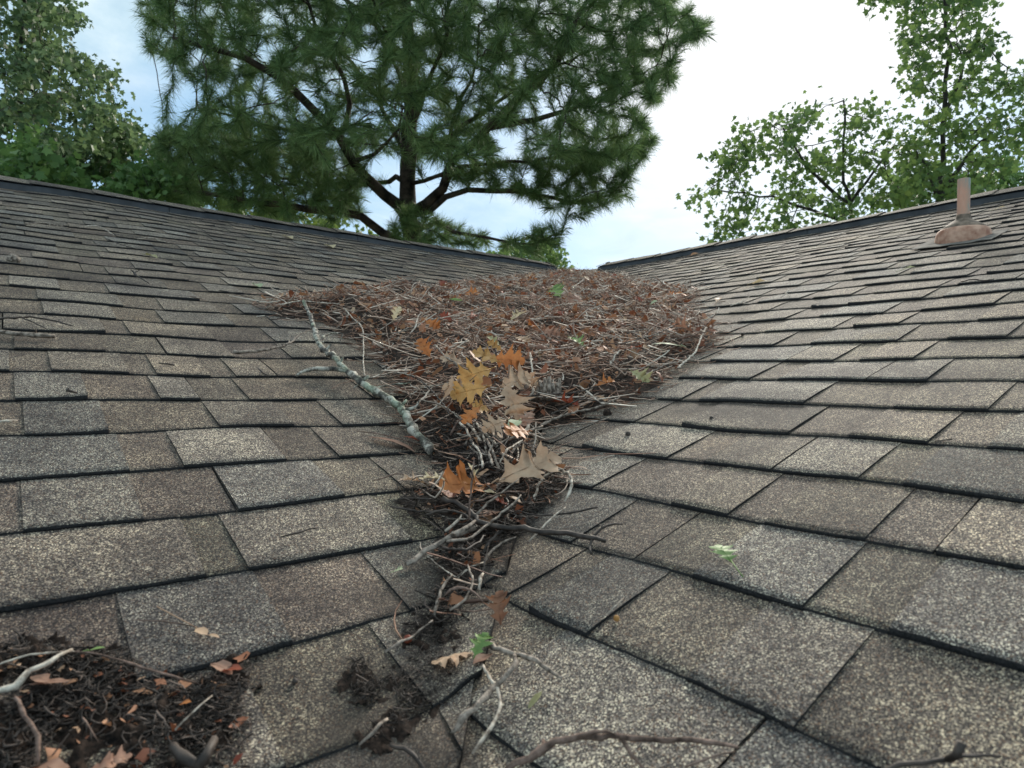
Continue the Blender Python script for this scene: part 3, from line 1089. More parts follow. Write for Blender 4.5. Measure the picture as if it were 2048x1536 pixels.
M['f_left'] = foliage_mat('maple_cool_hazed_green', [(.2, (.06, .10, .05)), (.5, (.12, .185, .085)), (.8, (.20, .28, .12)), (1.0, (.28, .37, .17))], .4)  # cooler, less yellow green; a little distance haze is put into the leaf colour
# left side trees
broadleaf('maple_tree', 'tall loose green tree at the left edge of the photo rising out of the top', 'tree',
          [([(48, gy(14), 14), (46, 500, 14), (44, 300, 14), (40, 150, 14), (50, 0, 14), (55, -150, 14)], .16, .03, False),
           ([(44, 300, 14), (90, 240, 13.7), (130, 190, 13.5)], .05, .02, True), ([(46, 380, 14), (140, 300, 14), (210, 240, 14)], .05, .02, True),
           ([(44, 260, 14), (0, 200, 14.2), (-60, 120, 14.4)], .05, .02, True)],
          [([(-120, -180), (40, -260), (120, -150), (148, 20), (158, 90), (162, 130), (140, 190), (165, 160), (235, 138), (245, 165), (228, 205), (275, 240), (285, 285), (220, 300), (120, 310), (60, 330), (-120, 330)], 1)],
          1500, 14, 2.2, .105, 16, M['f_left'], 5, holes=[(20, 60, 22, 26, .8), (0, 90, 25, 20, .8), (60, 200, 18, 10, .6), (110, 262, 22, 12, .8), (150, 215, 20, 10, .7)])
broadleaf('shrubby_tree', 'bright light green leafy tree top just over the left ridge by the left edge', 'tree',
          [([(60, gy(9.5), 9.5), (58, 600, 9.5), (60, 420, 9.5), (70, 330, 9.5)], .08, .03, False)],
          [([(-60, 320), (10, 318), (45, 290), (95, 285), (120, 320), (160, 360), (170, 420), (60, 430), (-60, 420)], 1)],
          520, 9.5, 1.0, .105, 13, M['f_light'], 6, step=.16)
broadleaf('round_tree', 'dense mid green rounded tree between the left maple and the pine', 'tree',
          [([(240, gy(16), 16), (240, 560, 16), (238, 420, 16), (235, 330, 16)], .14, .04, False)],
          [([(100, 330), (150, 290), (190, 265), (250, 252), (300, 285), (350, 320), (380, 360), (400, 430), (300, 440), (140, 420)], 1)],
          900, 16, 1.8, .13, 14, M['f_dark'], 7, step=.22)
broadleaf('shrubby_tree', 'yellowish green sapling top over the left ridge beside the low pine boughs', 'tree',
          [([(300, gy(10.5), 10.5), (300, 600, 10.5), (300, 440, 10.5), (298, 360, 10.5)], .07, .02, False)],
          [([(215, 375), (265, 340), (280, 305), (310, 315), (330, 345), (345, 400), (360, 440), (240, 430)], 1)],
          330, 10.5, .9, .10, 12, M['f_light'], 8, step=.16)
broadleaf('low_tree', 'yellow green tree tops low behind the ridge under the pine', 'tree',
          [([(500, gy(20), 20), (500, 600, 20), (500, 470, 20)], .12, .04, False)],
          [([(360, 400), (420, 385), (500, 405), (580, 420), (700, 450), (760, 480), (500, 480), (360, 440)], 1)],
          500, 20, 2.0, .14, 12, M['f_yell'], 9, step=.25)
broadleaf('low_tree', 'small distant green tree top where the left ridge meets the valley', 'tree',
          [([(1080, gy(22), 22), (1080, 640, 22), (1078, 540, 22)], .12, .04, False)],
          [([(960, 510), (1010, 500), (1060, 490), (1100, 480), (1125, 505), (1142, 535), (1120, 560), (960, 560)], 1)],
          420, 22, 2.0, .13, 12, M['f_mid'], 10, step=.25)
# right side trees
broadleaf('maple_tree', 'airy spreading green tree right of the sky gap, behind the right ridge', 'tree',
          [([(1700, gy(13), 13), (1705, 600, 13), (1702, 440, 13), (1690, 360, 13), (1685, 280, 13), (1690, 200, 13)], .10, .02, False),
           ([(1700, 420, 13), (1650, 370, 13), (1600, 310, 12.8), (1560, 250, 12.7)], .04, .015, True),
           ([(1702, 450, 13), (1620, 420, 13.2), (1520, 390, 13.4), (1430, 380, 13.5)], .04, .015, True),
           ([(1700, 400, 13), (1750, 340, 13), (1790, 290, 13.1)], .035, .015, True)],
          [([(1372, 388), (1398, 375), (1405, 320), (1440, 312), (1455, 300), (1480, 245), (1530, 262), (1560, 218), (1600, 235), (1622, 190), (1640, 230), (1670, 172), (1682, 195), (1660, 262), (1690, 255), (1720, 215), (1765, 208), (1778, 240), (1830, 260),
             (1860, 310), (1870, 400), (1700, 470), (1560, 490), (1410, 485), (1425, 440)], 1)],
          1050, 13, 1.7, .105, 6, M['f_mid'], 12, holes=[(1540, 330, 20, 14, .7), (1600, 290, 16, 20, .7), (1660, 230, 20, 14, .8), (1470, 420, 40, 14, .6), (1800, 300, 20, 14, .6), (1620, 400, 20, 12, .6), (1740, 270, 14, 20, .6)])
broadleaf('maple_tree', 'tall upright green tree at the right edge of the photo behind the vent pipe', 'tree',
          [([(1878, gy(12), 12), (1878, 560, 12), (1882, 400, 12), (1886, 300, 12), (1890, 200, 12), (1897, 100, 12), (1885, 0, 12), (1880, -150, 12)], .10, .025, False),
           ([(1882, 400, 12), (1920, 330, 11.9), (1960, 280, 11.8)], .05, .015, True), ([(1880, 400, 12), (1850, 340, 12.1), (1830, 290, 12.2)], .035, .015, True),
           ([(1888, 240, 12), (1915, 160, 11.8), (1945, 90, 11.7)], .04, .015, True)],
          [([(1732, 5), (1790, -140), (1880, -260), (1990, -150), (1985, 0), (1995, 60), (2010, 130), (2060, 150), (2110, 230), (2060, 300), (2000, 340), (1990, 390), (1905, 410), (1850, 400), (1800, 330), (1850, 250), (1840, 190), (1795, 160), (1765, 120), (1810, 105), (1795, 60), (1740, 30)], 1)],
          1150, 12, 1.4, .105, 7, M['f_mid'], 13, holes=[(1875, 130, 18, 30, .7), (1960, 170, 18, 14, .6), (1830, 230, 25, 16, .7), (1930, 250, 16, 20, .6), (1990, 250, 20, 10, .6), (1950, 30, 20, 16, .5)])
broadleaf('shrubby_tree', 'yellow green tree top low over the right ridge at the right edge', 'tree',
          [([(2000, gy(16), 16), (2000, 560, 16), (2000, 400, 16)], .10, .03, False)],
          [([(1780, 340), (1850, 330), (1930, 340), (1990, 310), (2060, 320), (2140, 290), (2160, 420), (1780, 430)], 1)],
          520, 16, 1.6, .125, 8, M['f_light'], 14, step=.22, holes=[(1840, 370, 25, 14, .6), (1950, 360, 20, 14, .6)])

# ------------------------------------------------------------------ debris pile in the valley
r3 = np.random.default_rng(33)
rd = random.Random(33)


def height_patch(name, polypts, fn, mat, step, label, cat):
    P = np.array(polypts)
    lo, hi = P.min(0) - .03, P.max(0) + .03
    nx, ny = int((hi[0] - lo[0]) / step) + 1, int((hi[1] - lo[1]) / step) + 1
    X, Y = np.meshgrid(lo[0] + np.arange(nx) * step, lo[1] + np.arange(ny) * step, indexing='ij')
    d = edge_dist(X, Y, P)
    Z = roofz(X, Y) + fn(X, Y, d)
    idx = np.arange(nx * ny).reshape(nx, ny)
    F = np.stack([idx[:-1, :-1], idx[1:, :-1], idx[1:, 1:], idx[:-1, 1:]], -1).reshape(-1, 4)
    keep = (d.ravel()[F] > -.015).all(1)
    F = F[keep]
    used = np.unique(F)
    mp = np.zeros(nx * ny, int); mp[used] = np.arange(len(used))
    V = np.stack([X.ravel(), Y.ravel(), Z.ravel()], -1)[used]
    return tag(poly(name, V, mp[F], mat, smooth=True), label, cat, kind='stuff')


def nz(X, Y, s, sd):
    out = np.zeros(X.shape)
    for i in range(X.shape[0]):
        for j in range(X.shape[1]):
            out[i, j] = noise.fractal(Vector((X[i, j] * s, Y[i, j] * s, sd)), 1.0, 2.2, 4)
    return out


height_patch('debris_mulch', PILE, lambda X, Y, d: np.where(d > -.005, pile_h(X, Y), -.01) + np.where(X + Y < -1.12, .014 * nz(X, Y, 48, 4.0) - .006, .010 * nz(X, Y, 14, 1.0) - .004), M['humus'], .012,
             'dark rotting mulch under the needles and twigs filling the roof valley', 'mulch')
SOIL_PX = [(-60, 1300), (60, 1300), (160, 1300), (250, 1320), (330, 1345), (420, 1355), (490, 1330), (500, 1370), (460, 1400), (500, 1440), (480, 1500), (500, 1600), (-60, 1600)]
SOIL = np.array([hit0(*p) for p in SOIL_PX])
height_patch('soil_patch', SOIL, lambda X, Y, d: .0018 + .015 * nz(X, Y, 55, 5.0) + .008 * nz(X, Y, 9, 2.0) + np.clip(d * .08, -.01, .002), M['mulch'], .003,
             'thin broken layer of wet dark mulch on the shingles at the bottom left', 'mulch')
WET_PX = [(820, 1255), (900, 1260), (935, 1300), (930, 1370), (915, 1410), (830, 1450), (760, 1500), (740, 1480), (800, 1420), (790, 1380), (720, 1400), (700, 1380), (770, 1370), (830, 1330), (800, 1290)]
WET = np.array([hit0(*p) for p in WET_PX])
height_patch('soil_patch', WET, lambda X, Y, d: .0028 + .010 * nz(X, Y, 75, 9.0) + .006 * nz(X, Y, 12, 3.0) + np.clip(d * .08, -.01, .002), M['mulch'], .0035,
             'smear of wet black mulch in the valley at the bottom centre', 'mulch')


def scatter_xy(P, n, bias=None):
    lo, hi = P.min(0), P.max(0)
    out = []
    while len(out) < n:
        q = lo + r3.random((n * 2, 2)) * (hi - lo)
        m = in_poly(q[:, 0], q[:, 1], P)
        if bias is not None: m &= r3.random(len(q)) < bias(q[:, 0], q[:, 1])
        out.extend(q[m].tolist())
    return np.array(out[:n])


def strands(xy, length, rad, seg, wig, lift, surf_fn, tiltmax=.25, curve=1.0, out_dir=None):
    """many thin three-sided strands lying on a surface"""
    n = len(xy)
    L = length[0] + r3.random(n) ** 1.5 * (length[1] - length[0])
    an = r3.random(n) * 2 * math.pi
    if out_dir is not None: an = np.where(r3.random(n) < .45, out_dir + r3.normal(size=n) * .45 + math.pi * (r3.random(n) < .5), an)
    cv = r3.normal(size=n) * curve
    tt = np.linspace(-.5, .5, seg + 1)
    A = an[:, None] + cv[:, None] * tt[None] + np.cumsum(r3.normal(size=(n, seg + 1)) * wig, 1)
    dx = np.cos(A) * (L / seg)[:, None]; dy = np.sin(A) * (L / seg)[:, None]
    X = xy[:, 0:1] + np.cumsum(dx, 1) - dx.sum(1, keepdims=True) / 2
    Y = xy[:, 1:2] + np.cumsum(dy, 1) - dy.sum(1, keepdims=True) / 2
    tilt = r3.normal(size=n) * tiltmax
    Z = surf_fn(xy[:, 0], xy[:, 1])[:, None] + lift[0] + (r3.random(n) ** 2 * (lift[1] - lift[0]))[:, None]
    # follow the surface loosely
    Zs = surf_fn(X, Y) + lift[0]
    gl = (tt[None] * (L * tilt)[:, None])
    Z = np.maximum(Z + gl, Zs * .85 + Z * .15)
    Z = np.maximum(Z, Zs)
    C = np.stack([X, Y, Z], -1)
    tg = np.gradient(C, axis=1); tg /= np.linalg.norm(tg, axis=2, keepdims=True) + 1e-9
    a = np.cross(tg, np.array([0, 0, 1.0])); a /= np.linalg.norm(a, axis=2, keepdims=True) + 1e-9
    b = np.cross(a, tg)
    r = (rad[0] + r3.random(n) ** 2 * (rad[1] - rad[0]))[:, None, None]
    taper = (1 - .5 * np.linspace(0, 1, seg + 1) ** 2)[None, :, None]
    ring = [C + r * taper * (math.cos(k * 2.0944) * a + math.sin(k * 2.0944) * b) for k in range(3)]
    V = np.stack(ring, 2)         # n, seg+1, 3, 3
    idx = np.arange(n * (seg + 1) * 3).reshape(n, seg + 1, 3)
    F = np.stack([idx[:, :-1], np.roll(idx, -1, 2)[:, :-1], np.roll(idx, -1, 2)[:, 1:], idx[:, 1:]], -1).reshape(-1, 4)
    return V.reshape(-1, 3), F


def top(x, y):
    return roofz(x, y) + pile_h(x, y)


MAIN = lambda x, y: np.clip(edge_dist(x, y, PILE) * 25 + .35, .1, 1)
upper = lambda x, y: np.where((x + y) > -1.0, 1.0, .25)
V1, F1 = strands(scatter_xy(PILE, 9500, lambda x, y: upper(x, y)), (.03, .10), (.0008, .0016), 6, .26, (.000, .030), top, .34, 1.9)
# loose straw spilling past the edge of the pile
def ring_xy(n, reach, P=PILE):
    lo, hi = P.min(0) - reach, P.max(0) + reach
    q = lo + r3.random((n * 60, 2)) * (hi - lo)
    d = edge_dist(q[:, 0], q[:, 1], P)
    m = (d < .005) & (r3.random(len(q)) < np.exp(d / reach * 3)) & (q.sum(1) > -1.25)
    return q[m][:n]
Vr, Fr = strands(ring_xy(900, .07), (.03, .13), (.0005, .0010), 6, .12, (.006, .014), roofz, .08, 1.2)
F1 = np.concatenate([F1, Fr + len(V1)]); V1 = np.concatenate([V1, Vr])
tag(poly('pine_needles', V1, F1, M['needle']), 'reddish brown dead pine needles matted over the debris pile in the valley', 'pine needles', kind='stuff')
V1, F1 = strands(scatter_xy(PILE, 4200, lambda x, y: upper(x, y)), (.02, .12), (.0012, .0032), 7, .24, (.004, .036), top, .42, .8)
Vr, Fr = strands(ring_xy(330, .08), (.015, .10), (.0007, .0018), 6, .25, (.006, .014), roofz, .12, 1.0)
F1 = np.concatenate([F1, Fr + len(V1)]); V1 = np.concatenate([V1, Vr])
Vr, Fr = strands(scatter_xy(PILE, 600, lambda x, y: upper(x, y)), (.08, .24), (.0013, .0028), 9, .16, (.014, .040), top, .22, .9)
F1 = np.concatenate([F1, Fr + len(V1)]); V1 = np.concatenate([V1, Vr])
tag(poly('twig_litter', V1, F1, M['sticks']), 'broken bleached and brown twig bits packed through the debris pile', 'twig litter', kind='stuff')
lowb = lambda x, y: np.where((x + y) < -.95, 1.0, .06)
V1, F1 = strands(scatter_xy(PILE, 11000, lowb), (.01, .07), (.0004, .0013), 6, .6, (-.002, .026), top, .35, 2.0)
V2, F2 = strands(scatter_xy(SOIL, 3200, lambda x, y: np.clip(.25 + .9 * (np.sin(x * 41 + 2) * np.sin(y * 37) + .2), .05, 1)), (.005, .03), (.0004, .0012), 5, .6, (.004, .014), roofz, .4, 2.5)
V3, F3 = strands(scatter_xy(WET, 1300), (.005, .022), (.0004, .0009), 4, .6, (.003, .009), roofz, .4, 2.5)
Vx = np.concatenate([V1, V2]); Fx = np.concatenate([F1, F2 + len(V1)])
tag(poly('root_fibres', V1, F1, M['fibre']), 'dark fibrous root and moss bits in the lower neck of the debris', 'plant fibres', kind='stuff')
Vx = np.concatenate([V2, V3]); Fx = np.concatenate([F2, F3 + len(V2)])
F4s = []
tag(poly('root_fibres', V2, F2, M['fibre']), 'dark fibrous crumbs strewn over the mulch at the bottom left', 'plant fibres', kind='stuff')
tag(poly('root_fibres', V3, F3, M['fibre']), 'dark fibrous crumbs stuck in the wet smear at the bottom centre', 'plant fibres', kind='stuff')


def crumbs(xy, size, lift, surf_fn, up=1.2):
    n = len(xy)
    c = np.stack([xy[:, 0], xy[:, 1], surf_fn(xy[:, 0], xy[:, 1]) + lift[0] + r3.random(n) * (lift[1] - lift[0])], -1)
    nn = r3.normal(size=(n, 3)); nn[:, 2] = np.abs(nn[:, 2]) + up; nn /= np.linalg.norm(nn, axis=1)[:, None]
    a = np.cross(nn, r3.normal(size=(n, 3))); a /= np.linalg.norm(a, axis=1)[:, None]; b = np.cross(nn, a)
    s = size[0] + r3.random(n) ** 2 * (size[1] - size[0])
    k = 7
    an = (np.arange(k) / k * 2 * math.pi)[None] + r3.random((n, k)) * .5
    rr_ = s[:, None] * r3.uniform(.35, 1.0, (n, k))
    asp = r3.uniform(.35, .8, (n, 1))
    cu = r3.normal(size=(n, 1)) * .35
    u = np.cos(an) * rr_; v = np.sin(an) * rr_ * asp
    V = c[:, None] + u[..., None] * a[:, None] + v[..., None] * b[:, None] + (cu * u * u / s[:, None])[..., None] * nn[:, None]
    # fan round a centre for bent fragments
    V = np.concatenate([V, c[:, None]], 1)
    idx = np.arange(n * 8).reshape(n, 8)
    F = np.stack([idx[:, :7], np.roll(idx[:, :7], -1, 1), np.repeat(idx[:, 7:8], 7, 1)], -1).reshape(-1, 3)
    return V.reshape(-1, 3), F


V1, F1 = crumbs(scatter_xy(PILE, 4200, lambda x, y: upper(x, y)), (.007, .028), (.004, .034), top, .5)
V2, F2 = crumbs(scatter_xy(PILE, 500, lowb), (.004, .016), (.004, .022), top, .5)
F1 = np.concatenate([F1, F2 + len(V1)]); V1 = np.concatenate([V1, V2])
tag(poly('leaf_litter', V1, F1, M['crumble']), 'crumbled red brown leaf fragments and bark flakes among the needles', 'leaf litter', kind='stuff')
V1, F1 = crumbs(scatter_xy(SOIL, 110), (.003, .012), (.006, .014), roofz)
tag(poly('leaf_litter', V1, F1, M['crumble']), 'small brown leaf flakes on the mulch at the bottom left', 'leaf litter', kind='stuff')


# ------------------------------------------------------------------ leaves
OAK = [(.0, .012), (.09, .05), (.17, .13), (.25, .27), (.29, .17), (.33, .12), (.40, .17), (.47, .30), (.58, .47), (.57, .33), (.63, .28), (.60, .16), (.66, .17), (.73, .29), (.84, .40), (.82, .27), (.88, .20), (.85, .12), (.91, .13), (.96, .12), (1.0, .0)]
PLAIN = [(.0, .02), (.12, .10), (.28, .22), (.45, .28), (.62, .27), (.78, .18), (.9, .08), (1.0, .0)]
BLADE = [(.0, .02), (.15, .07), (.4, .11), (.7, .09), (.9, .04), (1.0, .0)]


def leaf_obj(base, tip, mat, label, cat='leaf', shape='oak', wide=1.0, curl=.25, bend=.15, roll=0.0, petiole=.25, group=None, seed=0, name=None, nvec=None):
    rn = random.Random(seed * 7 + 1)
    base = np.asarray(base, float); tip = np.asarray(tip, float)
    L = np.linalg.norm(tip - base)
    ax = (tip - base) / L
    up0 = np.array([0, 0, 1.0]) if nvec is None else np.asarray(nvec, float)
    sd = np.cross(ax, up0); sd /= np.linalg.norm(sd) + 1e-9
    up_ = np.cross(sd, ax)
    cr, sr = math.cos(roll), math.sin(roll)
    sd, up_ = sd * cr + up_ * sr, up_ * cr - sd * sr
    prof = {'oak': OAK, 'plain': PLAIN, 'blade': BLADE}[shape]
    V, Fc = [], []
    def put(v, w_):
        z = curl * w_ * w_ * 2.2 - curl * .10 * abs(w_) - bend * (v - .5) ** 2 * 1.6 + .022 * math.sin(v * 9 + w_ * 9 + seed) * abs(w_) * 3 + .012 * math.sin(v * 23 + seed)
        # rolled edges foreshorten the width
        w2 = w_ * (1 - .25 * min(1, abs(curl)) * abs(w_) * 2)
        return base + L * (v * ax + w2 * wide * sd + z * up_)
    K = 4
    prev = None
    for side in (-1, 1):
        rows = []
        last_v = 0
        for (v, w_) in prof:
            vj = v + rn.uniform(-.012, .012) if 0 < v < 1 else v
            wj = w_ * rn.uniform(.8, 1.15)
            mv = max(last_v, v * .92 if v < 1 else 1.0); last_v = mv
            row = []
            for k in range(K + 1):
                f_ = k / K
                row.append(len(V)); V.append(put(mv + (vj - mv) * f_, side * wj * f_))
            rows.append(row)
        for a, b in zip(rows[:-1], rows[1:]):
            for k in range(K):
                q = (a[k], a[k + 1], b[k + 1], b[k])
                Fc.append(q if side > 0 else q[::-1])
    if petiole:
        p0 = base; p1 = base - ax * L * petiole * .5 - up_ * L * .03; p2 = base - ax * L * petiole + sd * L * .04 * rn.uniform(-1, 1) - up_ * L * .05
        tube(V, Fc, [base + ax * L * .05, p1, p2], [L * .010 + .0005, L * .009 + .0004, L * .009 + .0005], 5)
    tube(V, Fc, [put(v, 0) + up_ * L * .002 for v in (0, .25, .5, .75, .98)], [L * .009 + .0002, L * .008, L * .006, L * .004, L * .002], 4)
    o = poly(name or ('oak_leaf' if shape == 'oak' else ('leaf' if shape == 'plain' else 'leaf')), V, Fc, mat, smooth=True, origin=base)
    return tag(o, label, cat, group)


def pxleaf(b, t_, hb, ht, mat, label, lmax=.115, lean=1.0, **k):
    a, c = P3(b[0], b[1], hb), P3(t_[0], t_[1], ht)
    da, dc = (a - CAM) @ FW, (c - CAM) @ FW
    if dc > da and lean < 1: c = D3(t_[0], t_[1], da + (dc - da) * lean)
    if da > dc and lean < 1: a = D3(b[0], b[1], dc + (da - dc) * lean)
    L_ = np.linalg.norm(c - a)
    if L_ > lmax:
        m_ = (a + c) / 2; a, c = m_ + (a - m_) * lmax / L_, m_ + (c - m_) * lmax / L_
    return leaf_obj(a, c, M[mat], label, **k)


pxleaf((985, 962), (1128, 906), .022, .060, 'l_tan', 'large tan oak leaf with raised pointed lobes just above the tangle of bare sticks', wide=.95, curl=.35, roll=-.15, nvec=np.array([0, 0, 1.]) - .6 * FW, seed=1, petiole=.1)
pxleaf((975, 968), (880, 968), .020, .036, 'l_orange', 'bright orange folded oak leaf beside the large tan one in the valley neck', wide=1.1, curl=.75, roll=.3, nvec=np.array([0, 0, 1.]) - .6 * FW, seed=2, petiole=.1)
pxleaf((915, 960), (838, 952), .012, .020, 'l_pale', 'pale cream yellow oak leaf lying left of the orange folded leaf', wide=.95, curl=.25, seed=3, petiole=.15)
pxleaf((862, 968), (800, 955), .008, .018, 'l_tan', 'small orange tipped tan leaf at the left end of the valley neck', wide=.8, curl=.4, seed=4, petiole=0)
pxleaf((955, 970), (938, 925), .02, .055, 'l_pale', 'upright cream lobe of a leaf standing above the orange folded leaf', wide=1.1, curl=.5, seed=5, petiole=0)
pxleaf((1005, 990), (965, 980), .012, .018, 'l_pale', 'pale buff leaf half buried under the large tan leaf', shape='plain', wide=1.3, curl=.4, seed=6, petiole=0)
pxleaf((1005, 1020), (955, 1032), .012, .016, 'l_pink', 'pinkish brown leaf under the crossed sticks of the valley neck', shape='plain', wide=1.0, curl=.2, seed=7, petiole=0)
pxleaf((1020, 1012), (985, 995), .014, .022, 'l_red', 'dark red curled leaf above the crossed sticks', wide=1.2, curl=.5, seed=8, petiole=0)
pxleaf((1045, 1005), (1018, 990), .012, .018, 'l_tan', 'small buff leaf piece right of the dark red curled leaf', shape='plain', wide=1.3, curl=.4, seed=9, petiole=0)
pxleaf((1105, 965), (1090, 962), .01, .012, 'l_pink', 'small pink brown leaf inside the loop of bent twigs', wide=1.4, curl=.3, seed=10, petiole=0)
pxleaf((945, 1300), (862, 1322), .012, .012, 'l_tan', 'tan brown oak leaf with a pointed lobe left of the green leaf piece', wide=1.3, curl=-.5, roll=-.25, seed=11, petiole=0)
pxleaf((948, 1313), (972, 1262), .010, .020, 'l_green', 'fresh light green torn leaf beside the tan leaf near the bottom', wide=1.0, curl=.15, seed=12, petiole=.05)
pxleaf((1000, 1248), (997, 1178), .010, .028, 'l_brown', 'upright brown torn leaf stuck beside the right valley edge', wide=.9, curl=.45, roll=.4, seed=13, petiole=0)
pxleaf((985, 1305), (945, 1325), .008, .012, 'l_pink', 'flat brown leaf scrap under the green torn leaf', shape='plain', wide=.9, seed=14, petiole=0)
pxleaf((1463, 1122), (1435, 1086), .010, .016, 'l_green', 'lone green leaf with a long stem on the right slope', wide=1.3, curl=.08, seed=15, petiole=.95)
pxleaf((1056, 1415), (1084, 1380), .009, .011, 'l_olive', 'small flat olive leaf blade on the shingle near the bottom', shape='blade', wide=1.6, curl=.2, seed=16, petiole=0)
pxleaf((170, 1545), (265, 1505), .012, .020, 'l_pink', 'reddish brown lobed leaf at the bottom left on the mulch', wide=1.2, curl=.2, seed=17, petiole=0)
pxleaf((45, 1545), (140, 1530), .012, .018, 'l_pink', 'leaf cut by the bottom edge of the photo left of the lobed leaf', shape='plain', wide=1.3, curl=.2, seed=18, petiole=0)
pxleaf((392, 1255), (415, 1268), .010, .010, 'l_tan', 'small buff leaflet on a thin stem on the lower left shingles', shape='plain', wide=1.6, curl=.4, seed=19, petiole=3.5)
pxleaf((416, 1268), (440, 1274), .008, .008, 'l_tan', 'second small buff leaflet touching the first on the lower left shingles', shape='plain', wide=1.0, curl=.4, seed=20, petiole=0)
pxleaf((422, 1324), (465, 1345), .010, .014, 'l_pink', 'curled brown leaf on the course edge above the lower left mulch', shape='plain', wide=1.2, curl=.8, seed=21, petiole=0)
pxleaf((440, 1340), (485, 1335), .012, .020, 'l_red', 'shiny rust red leaf scrap touching the curled brown leaf', shape='plain', wide=1.0, curl=.6, seed=22, petiole=0)
pxleaf((785, 1143), (806, 1136), .008, .016, 'l_pgreen', 'tiny pale green sprig below the broken end of the stick', wide=1.8, curl=.4, seed=23, petiole=.2)
pxleaf((175, 1300), (210, 1293), .012, .016, 'l_green', 'narrow green leaf scrap above the lower left mulch', shape='blade', wide=2.0, seed=24, petiole=.6)
pxleaf((272, 1360), (292, 1352), .009, .011, 'l_tan', 'tiny salmon leaf scrap left of the curled brown leaf', shape='blade', wide=1.8, seed=25, petiole=0)
pxleaf((358, 1408), (382, 1402), .012, .018, 'l_orange', 'small orange brown leaf piece sunk in the lower left mulch', shape='plain', wide=1.6, curl=.5, seed=26, petiole=0)
pxleaf((465, 1530), (485, 1505), .010, .014, 'l_red', 'dark red leaf piece at the bottom edge of the lower left mulch', shape='plain', wide=1.3, curl=.5, seed=27, petiole=0)
pxleaf((60, 1365), (140, 1358), .012, .016, 'l_pink', 'long narrow pink brown leaf on the mulch by the bleached stick', shape='blade', wide=1.6, curl=.3, seed=28, petiole=0)
pxleaf((62, 1350), (98, 1362), .014, .018, 'l_pink', 'pale brown leaf piece touching the bleached stick', shape='plain', wide=1.2, curl=.3, seed=29, petiole=0)
pxleaf((830, 895), (735, 868), .012, .010, 'l_pink', 'long stemmed reddish leaf left of the broken branch end', shape='blade', wide=1.1, curl=.4, seed=30, petiole=0)
pxleaf((850, 885), (808, 870), .015, .022, 'l_red', 'red brown leaf tucked behind the broken branch end', shape='plain', wide=1.1, curl=.4, seed=31, petiole=0)
# the golden fan of oak leaves
GOLD = [((985, 735), (915, 760), 'l_gold', 'golden brown curled oak leaf at the upper left of the golden cluster', .8), ((975, 772), (900, 790), 'l_gold', 'golden oak leaf with sharp lobes at the left of the golden cluster', .3),
        ((1000, 772), (1062, 748), 'l_tan', 'buff oak leaf pointing right in the golden cluster', .4), ((1010, 768), (1042, 838), 'l_tan', 'pale buff oak leaf with its tip hanging down in the golden cluster', .6),
        ((960, 812), (925, 845), 'l_orange', 'orange tan leaf at the lower left of the golden cluster', .5), ((980, 820), (945, 808), 'l_gold', 'small golden leaf low in the golden cluster', .5),
        ((1015, 838), (965, 860), 'l_tan', 'salmon tan leaf at the bottom of the golden cluster', .5), ((1060, 860), (1010, 862), 'l_orange', 'orange leaf edge under the pale green leaf piece', .4),
        ((1000, 722), (945, 700), 'l_gold', 'yellow gold oak leaf at the top of the golden cluster', .3), ((985, 716), (1050, 722), 'l_orange', 'amber oak leaf at the upper right of the golden cluster', .4),
        ((1040, 742), (1075, 770), 'l_tan', 'light tan leaf at the right of the golden cluster', .5), ((945, 790), (885, 770), 'l_tan', 'tan leaf with a long point left of the golden cluster', .3),
        ((930, 726), (880, 712), 'l_tan', 'dusty tan leaf crossed by a twig above the golden cluster', .3), ((1062, 820), (1048, 850), 'l_pink', 'folded brown leaf at the lower right of the golden cluster', .6),
        ((860, 712), (838, 676), 'l_orange', 'orange brown cupped leaf left of the upright twig', .8), ((1005, 700), (975, 682), 'l_gold', 'small pale gold leaf above the golden cluster', .4)]
for i, (b, t_, mt, lb, cu) in enumerate(GOLD):
    pxleaf(b, t_, .030 + .012 * rd.random(), .045 + .02 * rd.random(), mt, lb, curl=cu * .5, roll=rd.uniform(-.35, .35), wide=rd.uniform(.95, 1.25), lmax=.14, lean=.2, nvec=np.array([0, 0, 1.]) - 1.3 * FW, seed=40 + i, petiole=.12)
